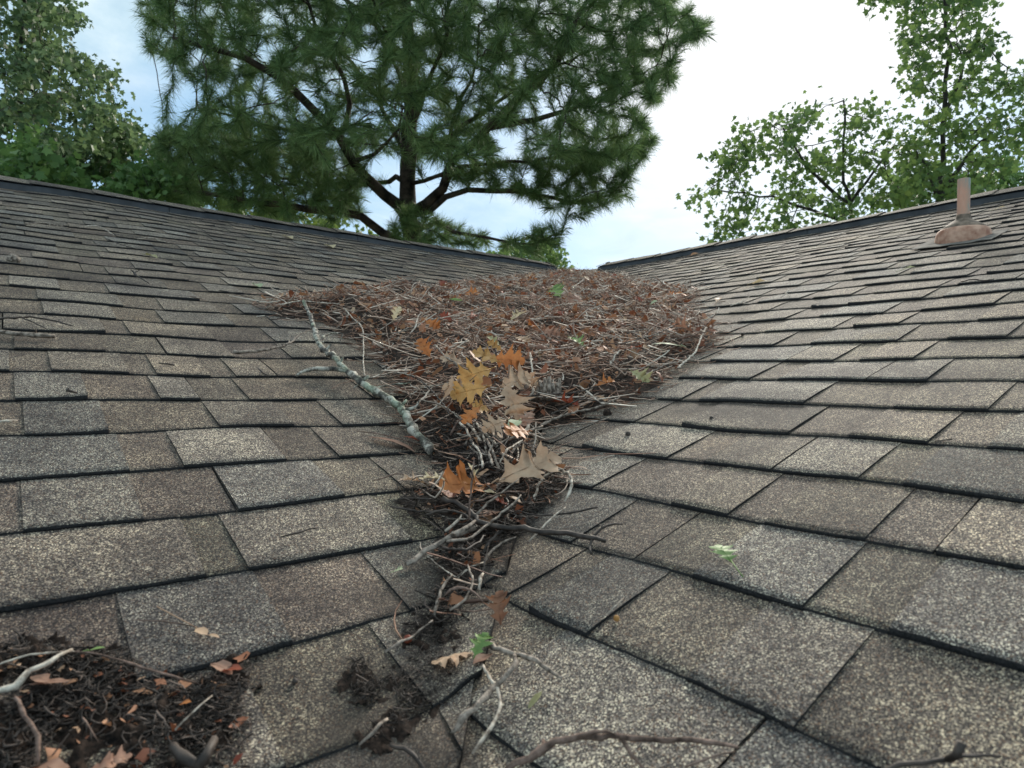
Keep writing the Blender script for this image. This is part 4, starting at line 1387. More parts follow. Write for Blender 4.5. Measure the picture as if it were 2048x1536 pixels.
for i, (b, t_, mt, lb, sh) in enumerate([
        ((1040, 838), (1018, 855), 'l_pgreen', 'pale green leaf piece at the foot of the golden cluster', 'plain'), ((1168, 690), (1138, 672), 'l_green', 'light green lobed leaf in the middle right of the pile', 'oak'),
        ((1365, 690), (1305, 684), 'l_pgreen', 'pale yellow green leaf near the right edge of the pile', 'blade'), ((1262, 740), (1300, 762), 'l_olive', 'yellow green lobed leaf at the lower right of the pile', 'oak'),
        ((1120, 592), (1110, 568), 'l_green', 'bright green leaf standing near the far end of the pile', 'oak'), ((1000, 690), (975, 672), 'l_olive', 'dull olive leaf above the golden cluster', 'oak'),
        ((785, 640), (800, 612), 'l_pale', 'pale cream leaf on the upper left arm of the pile', 'oak'), ((900, 597), (925, 600), 'l_green', 'yellow green scrap on the upper left of the pile', 'blade'),
        ((1300, 608), (1315, 600), 'l_pgreen', 'grey green leaf scrap on the upper right of the pile', 'plain'), ((1285, 603), (1270, 592), 'l_red', 'red leaf scrap on the upper right of the pile', 'plain'),
        ((1375, 590), (1350, 585), 'l_orange', 'orange leaf scrap at the far right corner of the pile', 'plain'), ((1020, 640), (1050, 622), 'l_pale', 'pale buff leaf in the upper middle of the pile', 'oak'),
        ((1180, 560), (1160, 550), 'l_tan', 'buff leaf scrap at the very top of the pile', 'plain'), ((1160, 590), (1140, 605), 'l_pink', 'pink brown leaf near the far green leaf', 'oak'),
        ((1085, 660), (1120, 668), 'l_pink', 'broad pinkish leaf in the middle of the pile', 'oak'), ((1030, 672), (1060, 682), 'l_tan', 'tan leaf below the pale buff leaf in the middle of the pile', 'oak'),
        ((850, 640), (880, 655), 'l_orange', 'orange brown leaf on the left shoulder of the pile', 'oak'), ((905, 640), (880, 628), 'l_red', 'rusty leaf on the left shoulder of the pile', 'oak'),
        ((1190, 770), (1230, 760), 'l_orange', 'orange leaf at the lower right among the needles', 'oak'), ((1100, 690), (1078, 680), 'l_brown', 'brown leaf beside the two small mushrooms', 'oak')]):
    pxleaf(b, t_, .026, .042, mt, lb, shape=sh, lean=.2, nvec=np.array([0, 0, 1.]) - .8 * FW, curl=rd.uniform(.2, .7), roll=rd.uniform(-.5, .5), wide=1.2, seed=70 + i, petiole=.12)
cands = scatter_xy(PILE, 64, lambda x, y: np.where((x + y) > -.9, 1., .0) * np.clip(edge_dist(x, y, PILE) * 20, 0, 1))
for i, (x, y) in enumerate(cands):
    a = rd.random() * 6.28; l_ = rd.uniform(.03, .075)
    z0 = float(top(x, y)) + .024
    x1, y1 = x + l_ * math.cos(a), y + l_ * math.sin(a)
    z1 = float(top(x1, y1)) + .024 + rd.uniform(0, .02)
    leaf_obj((x, y, z0), (x1, y1, z1), M[rd.choice(('l_brown', 'l_red', 'l_pink', 'l_tan', 'l_orange', 'l_brown'))], 'small brown dead leaf lying in the needles of the debris pile',
             curl=rd.uniform(.2, .9), roll=rd.uniform(-.8, .8), wide=rd.uniform(.8, 1.3), seed=200 + i, petiole=.1, group='dead leaves in the debris pile')
for i, (b, t_, mt, lb) in enumerate([((568, 470), (585, 476), 'l_pale', 'pale leaf scrap high on the left slope just under the ridge vent'), ((652, 488), (668, 494), 'l_pale', 'pale leaf scrap under the left ridge to the right of the other'),
        ((292, 508), (315, 514), 'l_olive', 'yellowish leaf scrap in the middle of the left slope'), ((508, 566), (520, 572), 'l_pgreen', 'grey green scrap on the left slope above the pile'),
        ((1380, 510), (1400, 505), 'l_tan', 'tan leaf scrap just under the right ridge'), ((1265, 573), (1280, 568), 'l_tan', 'tan scrap at the upper right of the pile on bare shingle'),
        ((1505, 565), (1540, 560), 'l_pale', 'pale leaf strip in the middle of the right slope'), ((1800, 540), (1830, 532), 'l_pgreen', 'pale green scrap below the vent flashing'), ((1433, 602), (1440, 594), 'l_tan', 'small upright tan scrap right of the pile'),
        ((1990, 418), (2010, 412), 'l_pale', 'pale leaf strip right of the vent pipe')]):
    pxleaf(b, t_, .010, .014, mt, lb, shape='plain', wide=1.0, curl=.5, seed=300 + i, petiole=.3)


# ------------------------------------------------------------------ twigs and branches
def twig(paths, mat, label, cat='twig', wig=.0012, name='twig', group=None, n=7, main=None):
    """paths: list of (list of (px, py, h), r0, r1); the first is the stem, later ones fork from it"""
    V, Fc = [], []
    org = None
    for i, (pl, r0, r1) in enumerate(paths):
        P = [P3(x, y, h) for x, y, h in pl]
        if org is None: org = P[0]
        S = resample(P, max(.007, r0 * 2.2), wig * min(1, r0 / .004) * .8)
        m = len(S)
        rad = []
        for k in range(m):
            f_ = k / (m - 1) if m > 1 else 0
            r = (r0 + (r1 - r0) * f_) * .84
            if rd.random() < .14: r *= rd.uniform(1.15, 1.4)
            rad.append(r)
        if m > 4: rad[-1] *= .55; rad[-2] *= .85; rad[0] *= .8
        for k in range(1, m - 1):       # knots and kinks
            if rd.random() < .10: S[k] = S[k] + np.array([rd.gauss(0, 1), rd.gauss(0, 1), rd.gauss(0, 1)]) * rad[k] * .45
        tube(V, Fc, S, rad, n if r0 > .0015 else 5, rough=.16)
        # bud nubs
        for k in range(2, m - 1):
            if rd.random() < .07 and r0 > .0012:
                d = np.array([rd.gauss(0, 1), rd.gauss(0, 1), abs(rd.gauss(0, 1))]); d /= np.linalg.norm(d)
                tube(V, Fc, [S[k], S[k] + d * rad[k] * 2.6], [rad[k] * .55, rad[k] * .35], 5)
    return tag(poly(name, V, Fc, M[mat], smooth=True, origin=org), label, cat, group)


twig([([(607, 601, .05), (625, 645, .04), (640, 690, .035), (668, 712, .03), (692, 740, .03), (740, 775, .03), (800, 815, .03), (826, 852, .022), (862, 906, .012)], .0056, .0105),
      ([(640, 692, .035), (645, 675, .038), (660, 667, .038), (685, 668, .034), (680, 680, .02)], .0055, .002),
      ([(694, 742, .03), (665, 737, .028), (630, 736, .024), (603, 744, .016), (593, 752, .010)], .0070, .0050),
      ([(733, 771, .03), (722, 770, .016), (706, 776, .008)], .004, .0025),
      ([(812, 822, .032), (832, 812, .045), (838, 800, .05)], .0045, .0015),
      ([(745, 776, .03), (790, 768, .028), (822, 766, .026)], .0026, .0015)],
     'lichen', 'long grey green lichen covered branch lying from the left slope into the pile', 'branch', name='fallen_branch', n=11, wig=.0015)
twig([([(688, 616, .03), (705, 636, .03), (724, 655, .035), (727, 690, .04), (730, 750, .03), (760, 750, .03), (790, 745, .03), (830, 752, .03)], .0022, .0015)], 'paletwig', 'thin pale angular twig rising behind the lichen covered branch')
twig([([(467, 703, .010), (500, 703, .014), (545, 697, .018), (580, 686, .022), (595, 672, .028), (612, 664, .034)], .0050, .0018), ([(578, 688, .02), (580, 670, .03)], .0022, .0012), ([(590, 690, .02), (620, 703, .015), (665, 718, .010)], .0014, .0009)],
     'greytwig', 'curved brown grey twig with side shoots left of the lichen covered branch')
twig([([(-30, 660, .012), (0, 663, .012), (50, 669, .012), (108, 674, .012)], .005, .0065), ([(72, 668, .012), (72, 655, .03)], .002, .001)], 'greytwig', 'stout broken twig with an orange end at the left edge of the photo')
twig([([(-20, 638, .012), (30, 636, .014), (60, 634, .014), (100, 640, .012), (148, 652, .010)], .0028, .0018), ([(45, 636, .014), (70, 646, .012), (92, 657, .010)], .0018, .0012)], 'darktwig', 'thin dark forked twig above the stout broken twig at the left edge')
twig([([(50, 448, .012), (90, 446, .02), (130, 455, .02), (150, 462, .012)], .003, .0015), ([(90, 446, .02), (110, 452, .015), (140, 448, .012)], .002, .001)], 'greytwig', 'small grey twig near the top of the left slope, leftmost')
twig([([(160, 455, .012), (195, 452, .02), (228, 470, .012)], .003, .0018)], 'paletwig', 'bent pale twig high on the left slope beside the leftmost one')
twig([([(215, 478, .012), (245, 490, .015), (275, 498, .010)], .0028, .0015), ([(245, 490, .015), (262, 486, .02)], .0018, .001)], 'darktwig', 'short dark forked twig in the upper middle of the left slope')
twig([([(275, 478, .012), (305, 476, .02), (338, 486, .010)], .0024, .0012), ([(310, 476, .02), (325, 484, .012)], .0018, .001)], 'paletwig', 'pale arched twig in the upper middle of the left slope')
twig([([(265, 542, .014), (275, 552, .014), (298, 566, .010)], .0034, .002), ([(268, 545, .014), (280, 540, .022)], .002, .0012)], 'darktwig', 'crooked twig stub with a fork in the centre of the left slope')
twig([([(378, 592, .012), (400, 597, .012), (413, 602, .010)], .0016, .0009)], 'twig', 'tiny stemmed bud lying above the middle of the left slope')
twig([([(438, 580, .012), (465, 586, .014), (500, 595, .010)], .0020, .0012), ([(465, 586, .014), (478, 580, .02)], .0012, .0008)], 'darktwig', 'thin dark twig on the left slope pointing at the pile')
twig([([(318, 726, .010), (335, 727, .012), (348, 730, .010)], .0016, .0024)], 'darktwig', 'tiny dark stub in the left middle of the left slope')
twig([([(516, 736, .014), (525, 745, .012), (538, 752, .008)], .0022, .0016), ([(522, 742, .014), (518, 752, .01)], .0014, .001)], 'darktwig', 'small dark forked stub below the curved brown grey twig')
twig([([(133, 780, .016), (143, 783, .012), (156, 785, .009)], .0026, .0018), ([(140, 783, .012), (136, 776, .02)], .0018, .001)], 'darktwig', 'small dark crumb like twig stub at the middle left')
twig([([(-10, 845, .010), (12, 842, .014), (34, 841, .012)], .0022, .0016), ([(15, 842, .014), (30, 846, .010)], .0018, .001)], 'paletwig', 'pale twig tip at the left edge halfway down')
twig([([(560, 1074, .010), (595, 1065, .014), (636, 1053, .014)], .0014, .0016), ([(618, 1058, .014), (636, 1057, .009)], .0010, .0006)], 'darktwig', 'lone dark red twig lying across a course on the lower left slope')
twig([([(745, 962, .008), (770, 955, .010), (790, 948, .014), (810, 948, .016)], .0011, .0013)], 'twig', 'short curved twig pointing left from the small tan tipped leaf')
twig([([(715, 862, .008), (760, 868, .012), (800, 878, .014), (835, 888, .012)], .0011, .0016)], 'twig', 'thin reddish twig left of the broken branch end')
# crossed sticks of the valley neck
twig([([(885, 997, .020), (925, 1012, .024), (960, 1040, .026), (1000, 1052, .030), (1030, 1058, .030), (1080, 1062, .026), (1130, 1067, .022), (1180, 1074, .016), (1211, 1082, .010)], .0046, .0042), ([(1012, 1056, .028), (990, 1070, .018), (965, 1110, .008)], .0030, .0018)],
     'darktwig', 'long dark curved stick crossing the valley neck to the right', 'stick', name='stick', n=9)
twig([([(812, 1128, .008), (850, 1103, .014), (890, 1082, .020), (925, 1062, .024), (950, 1045, .026)], .0050, .0034)], 'greytwig', 'pale lichen flecked stick with a broken end at lower left of the valley neck', 'stick', name='stick', n=9)
twig([([(880, 1083, .018), (920, 1080, .022), (945, 1072, .026), (990, 1038, .034), (1025, 1008, .044), (1042, 990, .05)], .0024, .0018)], 'greytwig', 'straight grey stick slanting up to the right across the valley neck', 'stick', name='stick')
twig([([(950, 1030, .026), (990, 995, .04), (1038, 958, .06)], .0022, .0012)], 'greytwig', 'thin slanting twig pointing up at the large tan leaf')
twig([([(938, 1040, .026), (940, 1000, .05), (944, 955, .075), (948, 918, .10)], .0019, .0012), ([(944, 960, .075), (940, 945, .085)], .0010, .0006)], 'twig', 'thin upright twig standing in front of the orange folded leaf')
twig([([(890, 1062, .014), (910, 1048, .018), (926, 1030, .022)], .0028, .0022)], 'paletwig', 'short pale stick behind the lichen flecked one in the valley neck')
twig([([(905, 1075, .012), (935, 1062, .018), (955, 1055, .022)], .0042, .0036)], 'greytwig', 'thick short stick inside the crossing of sticks')
twig([([(785, 1015, .010), (825, 1020, .012), (870, 1025, .014), (915, 1022, .012)], .0017, .0014)], 'darktwig', 'dark twig running left out of the valley neck')
twig([([(796, 998, .010), (830, 996, .012), (865, 998, .014)], .0018, .0022)], 'darktwig', 'dark twig with a pale tip above the one that runs left')
twig([([(1033, 1020, .018), (1060, 1028, .014), (1100, 1030, .010), (1150, 1024, .010), (1196, 1014, .010)], .0013, .0019)], 'darktwig', 'slim dark curved twig on the right side of the valley neck')
twig([([(1058, 1083, .008), (1085, 1055, .014), (1110, 1030, .016), (1132, 1015, .016)], .0015, .0020)], 'paletwig', 'pale twig leaning right beside the slim dark curved twig')
twig([([(1183, 1108, .010), (1180, 1085, .014), (1195, 1065, .018), (1215, 1052, .018), (1246, 1048, .014)], .0022, .0016), ([(1205, 1056, .018), (1200, 1048, .024)], .0012, .0008)], 'darktwig', 'zigzag twig past the right end of the long dark curved stick')
twig([([(1068, 998, .012), (1080, 965, .020), (1100, 945, .026), (1125, 938, .026)], .0026, .0020), ([(1100, 945, .026), (1090, 938, .032)], .0014, .001)], 'paletwig', 'bleached bent twig forming the left side of a loop')
twig([([(1110, 935, .024), (1135, 945, .030), (1143, 962, .028), (1138, 985, .016), (1128, 1003, .009)], .0030, .0024)], 'paletwig', 'bleached hooked twig forming the right side of a loop')
twig([([(1070, 945, .016), (1095, 950, .018), (1118, 940, .02)], .0020, .0016)], 'darktwig', 'dark twig crossing the top of the twig loop')
twig([([(965, 1128, .008), (985, 1100, .012), (1005, 1085, .016), (1032, 1072, .022)], .0026, .0018)], 'greytwig', 'brown twig running down from the long dark curved stick')
twig([([(915, 1155, .010), (935, 1138, .012), (966, 1124, .010)], .0020, .0016)], 'paletwig', 'short pale twig across the narrow valley channel')
twig([([(853, 1112, .010), (890, 1140, .012), (925, 1162, .012)], .0011, .0009)], 'paletwig', 'straight straw coloured needle stem across the narrow valley channel')
twig([([(868, 1230, .010), (878, 1200, .012), (884, 1175, .014), (905, 1150, .014)], .0024, .0017)], 'greytwig', 'grey twig lying down the narrow valley channel')
twig([([(958, 1180, .010), (962, 1155, .014), (966, 1145, .014)], .0022, .0020)], 'paletwig', 'short bleached peg at the right of the narrow valley channel')
twig([([(770, 1304, .006), (800, 1285, .009), (830, 1270, .010), (865, 1240, .012)], .0018, .0014)], 'greytwig', 'grey twig reaching down left from the end of the valley channel')
twig([([(1010, 1208, .010), (960, 1222, .012), (920, 1220, .012), (880, 1212, .010)], .0010, .0010)], 'twig', 'red brown needle crossing the narrow valley channel')
# bottom centre forked twigs
twig([([(972, 1287, .012), (1000, 1300, .014), (1030, 1308, .016), (1070, 1322, .014), (1100, 1340, .012), (1130, 1357, .010)], .0032, .0020), ([(1030, 1308, .016), (1032, 1325, .018), (1020, 1345, .018), (990, 1375, .018), (950, 1415, .016), (905, 1467, .012)], .0028, .0034)],
     'greytwig', 'forked twig with a dark right arm and a bleached left arm near the bottom', 'twig')
twig([([(966, 1330, .010), (975, 1350, .012), (995, 1378, .014), (1000, 1415, .014), (985, 1450, .012), (943, 1505, .010)], .0018, .0022)], 'paletwig', 'bleached kinked twig beside the forked twig near the bottom')
twig([([(1010, 1540, .016), (1060, 1512, .022), (1110, 1485, .026), (1160, 1473, .028), (1220, 1472, .028), (1300, 1478, .024), (1380, 1480, .020), (1432, 1486, .016), (1475, 1497, .010)], .0034, .0020),
      ([(1240, 1474, .028), (1262, 1505, .020), (1295, 1545, .014)], .0020, .0016), ([(1150, 1475, .028), (1170, 1468, .034), (1215, 1463, .034), (1240, 1474, .03)], .0020, .0016)],
     'twig', 'long forked reddish grey twig along the bottom edge', 'twig')
twig([([(1370, 1534, .009), (1420, 1515, .012), (1470, 1500, .012)], .0012, .0010)], 'twig', 'orange brown needle under the right end of the long forked twig')
twig([([(1750, 1550, .014), (1800, 1528, .018), (1870, 1520, .020), (1950, 1514, .020), (2000, 1512, .016)], .0022, .0012), ([(1895, 1518, .020), (1912, 1506, .028), (1925, 1490, .034)], .0028, .0040)], 'darktwig', 'dark budded twig in the bottom right corner')
twig([([(718, 1490, .008), (745, 1465, .012), (776, 1437, .014)], .0014, .0020)], 'greytwig', 'small twig with a knob end left of the bottom smear of mulch')
twig([([(780, 1490, .008), (810, 1500, .012), (840, 1525, .012), (855, 1545, .010)], .0022, .0024)], 'darktwig', 'dark wet twig at the bottom below the smear of mulch')
twig([([(30, 1395, .014), (50, 1430, .018), (75, 1475, .018), (80, 1525, .014)], .0018, .0022)], 'twig', 'reddish twig standing on the mulch at the bottom left')
twig([([(-20, 1385, .012), (30, 1370, .018), (60, 1345, .022), (100, 1322, .024), (148, 1300, .024)], .0032, .0020)], 'paletwig', 'bleached stick at the left edge above the mulch', 'stick', name='stick')
twig([([(345, 1490, .014), (365, 1515, .016), (395, 1535, .018), (390, 1560, .014)], .0042, .0050), ([(395, 1535, .018), (415, 1510, .020), (432, 1478, .020)], .0046, .0040)], 'darktwig', 'thick grey Y shaped stick at the bottom edge in the mulch', 'stick', name='stick')
twig([([(350, 1460, .012), (385, 1425, .018), (425, 1390, .018)], .0010, .0012)], 'paletwig', 'straw coloured stem lying over the lower left mulch')
twig([([(100, 1306, .014), (170, 1303, .020), (230, 1318, .020), (300, 1340, .018), (345, 1352, .014), (398, 1368, .010)], .0012, .0014)], 'needlewood' if False else 'twig', 'long arched red brown pine needle bundle above the lower left mulch')
twig([([(-20, 1335, .014), (60, 1310, .018), (150, 1302, .020)], .0010, .0010)], 'paletwig', 'thin straw coloured needle at the left edge above the mulch')
twig([([(165, 1435, .010), (195, 1482, .010)], .0009, .0009)], 'twig', 'short orange needle on the mulch at the bottom left')
twig([([(275, 1240, .009), (340, 1243, .010), (390, 1252, .010)], .0008, .0008)], 'twig', 'thin red stem of the small buff leaflets')
# right slope
twig([([(1270, 600, .012), (1290, 588, .03), (1320, 585, .02), (1360, 568, .015), (1385, 560, .012)], .0030, .0018), ([(1300, 585, .02), (1308, 575, .035), (1318, 568, .03)], .0020, .0012)], 'paletwig', 'pale crooked twig lying up the right slope at the top right of the pile')
twig([([(1460, 612, .012), (1480, 606, .018), (1505, 608, .012)], .0022, .0014), ([(1482, 606, .018), (1500, 592, .02)], .0022, .0014)], 'paletwig', 'small pale forked twig on the right slope, left of two')
twig([([(1562, 595, .012), (1573, 585, .018), (1578, 578, .02)], .0022, .0014), ([(1572, 586, .018), (1580, 593, .012)], .0018, .0012)], 'paletwig', 'small pale x shaped twig on the right slope, right of two')
twig([([(1922, 563, .012), (1945, 559, .014), (1965, 561, .012), (1988, 558, .010)], .0020, .0014)], 'darktwig', 'thin dark twig on the right slope below the vent')
twig([([(1800, 536, .012), (1815, 531, .014), (1835, 527, .012)], .0014, .0010)], 'paletwig', 'thin pale stem below the vent flashing')
twig([([(1215, 1228, .010), (1228, 1215, .014), (1248, 1196, .010)], .0008, .0008)], 'paletwig', 'tiny straw bit on the lower right shingles')
twig([([(1870, 882, .009), (1905, 879, .010)], .0012, .0010)], 'darktwig', 'faint grey straw in the middle of the right slope')
# visible loose twigs over the pile
NAMED = [
    ([(930, 1010, .016), (960, 1000, .03), (1010, 985, .03), (1050, 985, .02)], .0018, .0012, 'twig', 'red brown curved stem under the large tan leaf'),
    ([(850, 1030, .01), (890, 1020, .02), (930, 1030, .02), (960, 1060, .012)], .0020, .0014, 'darktwig', 'dark rooty stem curling through the left of the valley neck'),
    ([(885, 1095, .01), (920, 1100, .018), (950, 1090, .02), (970, 1070, .02)], .0022, .0014, 'darktwig', 'dark rooty stem curling below the crossed sticks'),
    ([(890, 1190, .01), (915, 1175, .02), (950, 1185, .02), (965, 1205, .01)], .0020, .0014, 'twig', 'curled reddish stem in the tangle of the narrow valley channel'),
    ([(900, 1220, .01), (930, 1200, .02), (945, 1160, .02), (935, 1130, .01)], .0018, .0014, 'greytwig', 'looped grey stem in the tangle of the narrow valley channel'),
    ([(870, 690, .02), (890, 712, .03), (925, 735, .03)], .0030, .0024, 'greytwig', 'grey twig pointing at the golden cluster from the upper left'),
    ([(905, 765, .02), (880, 770, .025), (840, 775, .02)], .0020, .0016, 'paletwig', 'pale twig left of the golden cluster'),
    ([(1060, 800, .02), (1066, 760, .035), (1062, 720, .05), (1060, 705, .05)], .0028, .0020, 'paletwig', 'bleached upright twig right of the golden cluster'),
    ([(990, 725, .02), (992, 700, .05)], .0030, .0028, 'darktwig', 'dark upright stub above the golden cluster'),
    ([(1050, 868, .015), (1056, 845, .025), (1050, 820, .03)], .0045, .0034, 'paletwig', 'stout pale stick at the lower right foot of the golden cluster'),
    ([(1200, 770, .02), (1150, 785, .03), (1080, 790, .03), (1010, 800, .03)], .0018, .0022, 'darktwig', 'long dark twig crossing right of the golden cluster'),
    ([(1080, 850, .016), (1130, 830, .02), (1190, 815, .02), (1240, 795, .018)], .0030, .0022, 'greytwig', 'grey stick along the lower right edge of the pile'),
    ([(1070, 862, .012), (1130, 850, .016), (1180, 846, .012), (1220, 835, .010)], .0020, .0016, 'greytwig', 'thin grey stick at the bottom right edge of the pile'),
    ([(1100, 830, .02), (1160, 800, .03), (1210, 805, .025)], .0022, .0018, 'darktwig', 'dark forked stick in the lower right of the pile'),
    ([(1355, 735, .014), (1390, 705, .02), (1400, 680, .024), (1412, 655, .02)], .0030, .0020, 'paletwig', 'pale crooked twig along the right edge of the pile'),
    ([(1275, 760, .012), (1330, 730, .016), (1370, 722, .012), (1392, 715, .010)], .0028, .0020, 'greytwig', 'grey stick at the right corner of the pile'),
    ([(1230, 690, .02), (1300, 672, .03), (1350, 650, .03), (1390, 635, .02)], .0018, .0014, 'darktwig', 'dark slanting twig in the right half of the pile'),
    ([(1110, 690, .02), (1180, 705, .03), (1250, 710, .02)], .0018, .0014, 'twig', 'thin curved brown twig in the centre right of the pile'),
    ([(1220, 730, .02), (1235, 705, .03), (1245, 700, .02)], .0030, .0026, 'paletwig', 'short pale peg in the right of the pile'),
    ([(1100, 620, .02), (1120, 610, .03), (1165, 605, .02)], .0024, .0014, 'paletwig', 'pale needle like twig in the far part of the pile'),
    ([(1145, 575, .02), (1160, 565, .03), (1168, 558, .03)], .0034, .0024, 'paletwig', 'pale stick at the far end of the pile beside the green leaf'),
    ([(690, 600, .014), (715, 592, .03), (740, 585, .03), (780, 580, .02)], .0026, .0016, 'greytwig', 'grey twig along the upper left rim of the pile'),
    ([(820, 598, .016), (823, 580, .05), (826, 568, .07)], .0020, .0014, 'paletwig', 'thin upright pale twig at the upper left rim of the pile'),
    ([(560, 610, .016), (600, 602, .02), (640, 606, .02), (680, 608, .016)], .0026, .0020, 'paletwig', 'pale grey stick on the left tip of the pile'),
    ([(540, 640, .010), (590, 634, .014), (650, 640, .016)], .0018, .0014, 'darktwig', 'dark twig at the very left tip of the pile'),
    ([(800, 745, .014), (840, 760, .02), (880, 800, .02), (900, 830, .02)], .0022, .0018, 'darktwig', 'dark stick down the left flank of the pile'),
    ([(840, 800, .014), (880, 810, .02), (930, 840, .02)], .0020, .0016, 'greytwig', 'grey twig on the lower left flank of the pile'),
    ([(900, 870, .014), (920, 840, .03), (960, 830, .02)], .0024, .0018, 'twig', 'brown twig left of the foot of the golden cluster'),
    ([(985, 930, .010), (978, 905, .014), (990, 880, .018)], .0026, .0022, 'greytwig', 'grey peg in the throat of the pile above the large tan leaf'),
    ([(965, 935, .010), (960, 905, .016), (945, 885, .018)], .0028, .0020, 'paletwig', 'pale peg in the throat of the pile left of the grey one'),
    ([(1000, 925, .010), (1015, 900, .014), (1045, 880, .014)], .0022, .0016, 'paletwig', 'bent pale twig right of the throat of the pile'),
    ([(1330, 640, .02), (1300, 660, .03), (1262, 700, .03)], .0020, .0016, 'twig', 'brown twig bent over the upper right of the pile'),
    ([(930, 660, .02), (960, 640, .03), (1010, 636, .02)], .0018, .0014, 'greytwig', 'thin grey curve of twig in the upper middle of the pile'),
]
for pl, a, b, mt, lb in NAMED:
    pl = [(x, y, h + .012) for x, y, h in pl]
    twig([(pl, a, b)], mt, lb, wig=.0016)
cands = scatter_xy(PILE, 130, lambda x, y: np.where((x + y) > -1.0, 1., .15) * np.clip(edge_dist(x, y, PILE) * 20 + .1, 0, 1))
for i, (x, y) in enumerate(cands):
    a = rd.random() * 6.28; l_ = rd.uniform(.08, .24); V, Fc = [], []
    k = 5; pts_ = []
    px_, py_ = x - math.cos(a) * l_ / 2, y - math.sin(a) * l_ / 2
    sl_ = rd.uniform(-.06, .1)
    for q in range(k):
        pts_.append((px_, py_, max(float(top(px_, py_)) + .022 + .014 * rd.random(), float(top(x, y)) + .022 + sl_ * q / k * .5)))
        a += rd.uniform(-.35, .35); px_ += math.cos(a) * l_ / k; py_ += math.sin(a) * l_ / k
    r_ = rd.uniform(.0012, .0026)
    S = resample(pts_, .012, .0010, rd)
    tube(V, Fc, S, [r_ * (1 - .4 * q / len(S)) * rd.uniform(.9, 1.25) for q in range(len(S))], 6, rough=.1)
    tag(poly('twig', V, Fc, M[rd.choice(('greytwig', 'paletwig', 'twig', 'twig', 'greytwig'))], smooth=True, origin=pts_[0]), 'crooked bare twig tangled into the surface of the debris pile', 'twig', 'loose twigs in the debris pile')

# two small mushrooms and a rotten block of bark
def mushroom(px, py, s, label):
    p = P3(px, py, .008)
    root = empty('mushroom', tuple(p), label, 'mushroom')
    V, Fc = lathe([(.0025 * s, -.012), (.0022 * s, .004), (.0024 * s, .010 * s)], p, (0, 0, 1), 12)
    poly('stem', V, Fc, M['l_pale'], root, smooth=True)
    V, Fc = lathe([(.002 * s, .008 * s), (.011 * s, .007 * s), (.0125 * s, .009 * s), (.011 * s, .014 * s), (.006 * s, .0175 * s), (.0005, .0185 * s)], p, (.1, -.1, 1), 18)
    poly('cap', V, Fc, M['l_pink'], root, smooth=True)
mushroom(1079, 706, 1.35, 'small round brown mushroom cap in the middle of the pile, left of two')
mushroom(1101, 709, 1.15, 'small round brown mushroom cap in the middle of the pile, right of two')
V, Fc = [], []
p0 = P3(1098, 800, .004)
for k in range(16):
    a = k / 16 * 2 * math.pi
    q = p0 + np.array([math.cos(a) * .022, math.sin(a) * .016, 0])
    h = rd.uniform(.03, .055)
    tube(V, Fc, [q, q + np.array([rd.gauss(0, .003), rd.gauss(0, .003), h * .5]), q + np.array([rd.gauss(0, .004), rd.gauss(0, .004), h])], [.006, .0055, .0035], 6, rough=.25)
for k in range(8):
    q = p0 + np.array([rd.gauss(0, .008), rd.gauss(0, .006), 0])
    tube(V, Fc, [q, q + np.array([0, 0, rd.uniform(.03, .05)])], [.007, .004], 6, rough=.25)
tag(poly('rotten_wood', V, Fc, M['greytwig'], smooth=True, origin=p0), 'rotten splintered grey wood chunk right of the golden leaf cluster', 'wood chunk')

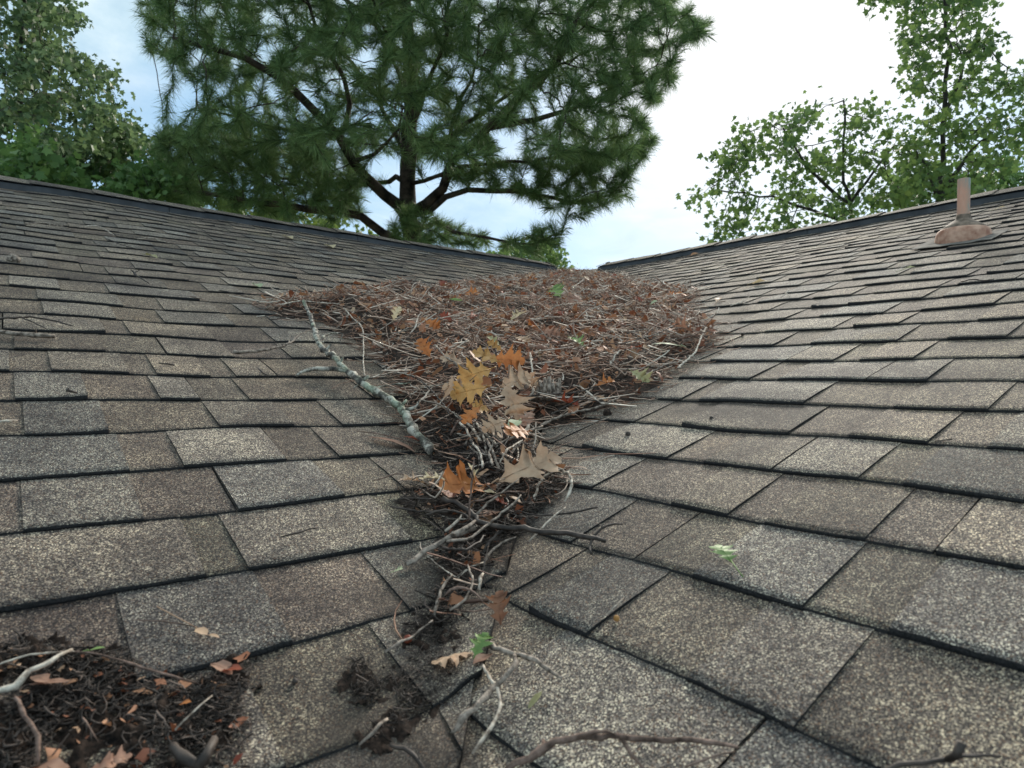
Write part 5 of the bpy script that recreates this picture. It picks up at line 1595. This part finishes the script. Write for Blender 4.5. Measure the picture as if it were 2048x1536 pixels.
# small round things on the shingles
def seed_ball(px, py, r, mat, label, cat, name):
    p = P3(px, py, r * .3)
    bm = bmesh.new(); bmesh.ops.create_icosphere(bm, subdivisions=2, radius=r)
    for v in bm.verts: v.co *= 1 + .22 * noise.noise(v.co * 300 + Vector((px, py, 0)))
    o = bm_obj(name, bm, M[mat]); o.location = p
    for f in o.data.polygons: f.use_smooth = True
    tag(o, label, cat)
seed_ball(1233, 1236, .0032, 'l_gold', 'tiny yellow seed on the lower right shingles', 'seed', 'seed')
seed_ball(1256, 868, .0055, 'darktwig', 'dark round seed pod right of the pile on the shingles', 'seed pod', 'seed_pod')
seed_ball(1423, 836, .0040, 'darktwig', 'small dark speck of bark in the middle of the right slope', 'bark bit', 'bark_bit')
seed_ball(1485, 668, .0050, 'darktwig', 'dark bark bit on the right slope near the pile edge', 'bark bit', 'bark_bit')
seed_ball(815, 1278, .0045, 'l_red', 'dark red bud at the end of the valley channel', 'bud', 'bud')
seed_ball(28, 520, .018, 'greytwig', 'grey curled bark knot at the left edge of the left slope', 'bark bit', 'bark_bit')
seed_ball(590, 1362, .0028, 'darktwig', 'tiny dark crumb right of the lower left mulch', 'bark bit', 'bark_bit')
seed_ball(1215, 826, .010, 'humus', 'crumbly dark soil lump at the right edge of the pile', 'soil lump', 'soil_lump')
for (px, py), lb in (((735, 1385), 'dark crumb of mulch left of the wet smear at the bottom'), ((720, 1330), 'small mulch crumb above left of the wet smear')):
    p = P3(px, py, .002); n_ = 60
    xy = np.array([[p[0] + rd.gauss(0, .006), p[1] + rd.gauss(0, .006)] for _ in range(n_)])
    V1, F1 = strands(xy, (.006, .02), (.0004, .0009), 4, .6, (.005, .016), roofz, .6, 2.5)
    tag(poly('mulch_crumb', V1, F1, M['fibre'], origin=p), lb, 'mulch')

# throat_pegs: bundle of short sticks where the pile narrows
for k in range(22):
    px, py = rd.uniform(930, 1030), rd.uniform(880, 945)
    a_, b_ = P3(px, py, .004), None
    q = a_ + np.array([rd.gauss(.05, .03), rd.gauss(.05, .03), rd.uniform(.015, .05)])
    m_ = (a_ + q) / 2 + np.array([rd.gauss(0, .005), rd.gauss(0, .005), rd.gauss(.004, .004)])
    V, Fc = [], []
    r_ = rd.uniform(.0014, .0032)
    tube(V, Fc, resample([a_, m_, q], .01, .0006, rd), r_, 7, rough=.12)
    tag(poly('twig', V, Fc, M[rd.choice(('paletwig', 'greytwig', 'darktwig', 'greytwig'))], smooth=True, origin=a_), 'short weathered stick bundled in the narrow throat of the pile above the large tan leaf', 'twig', 'short sticks in the throat of the pile')
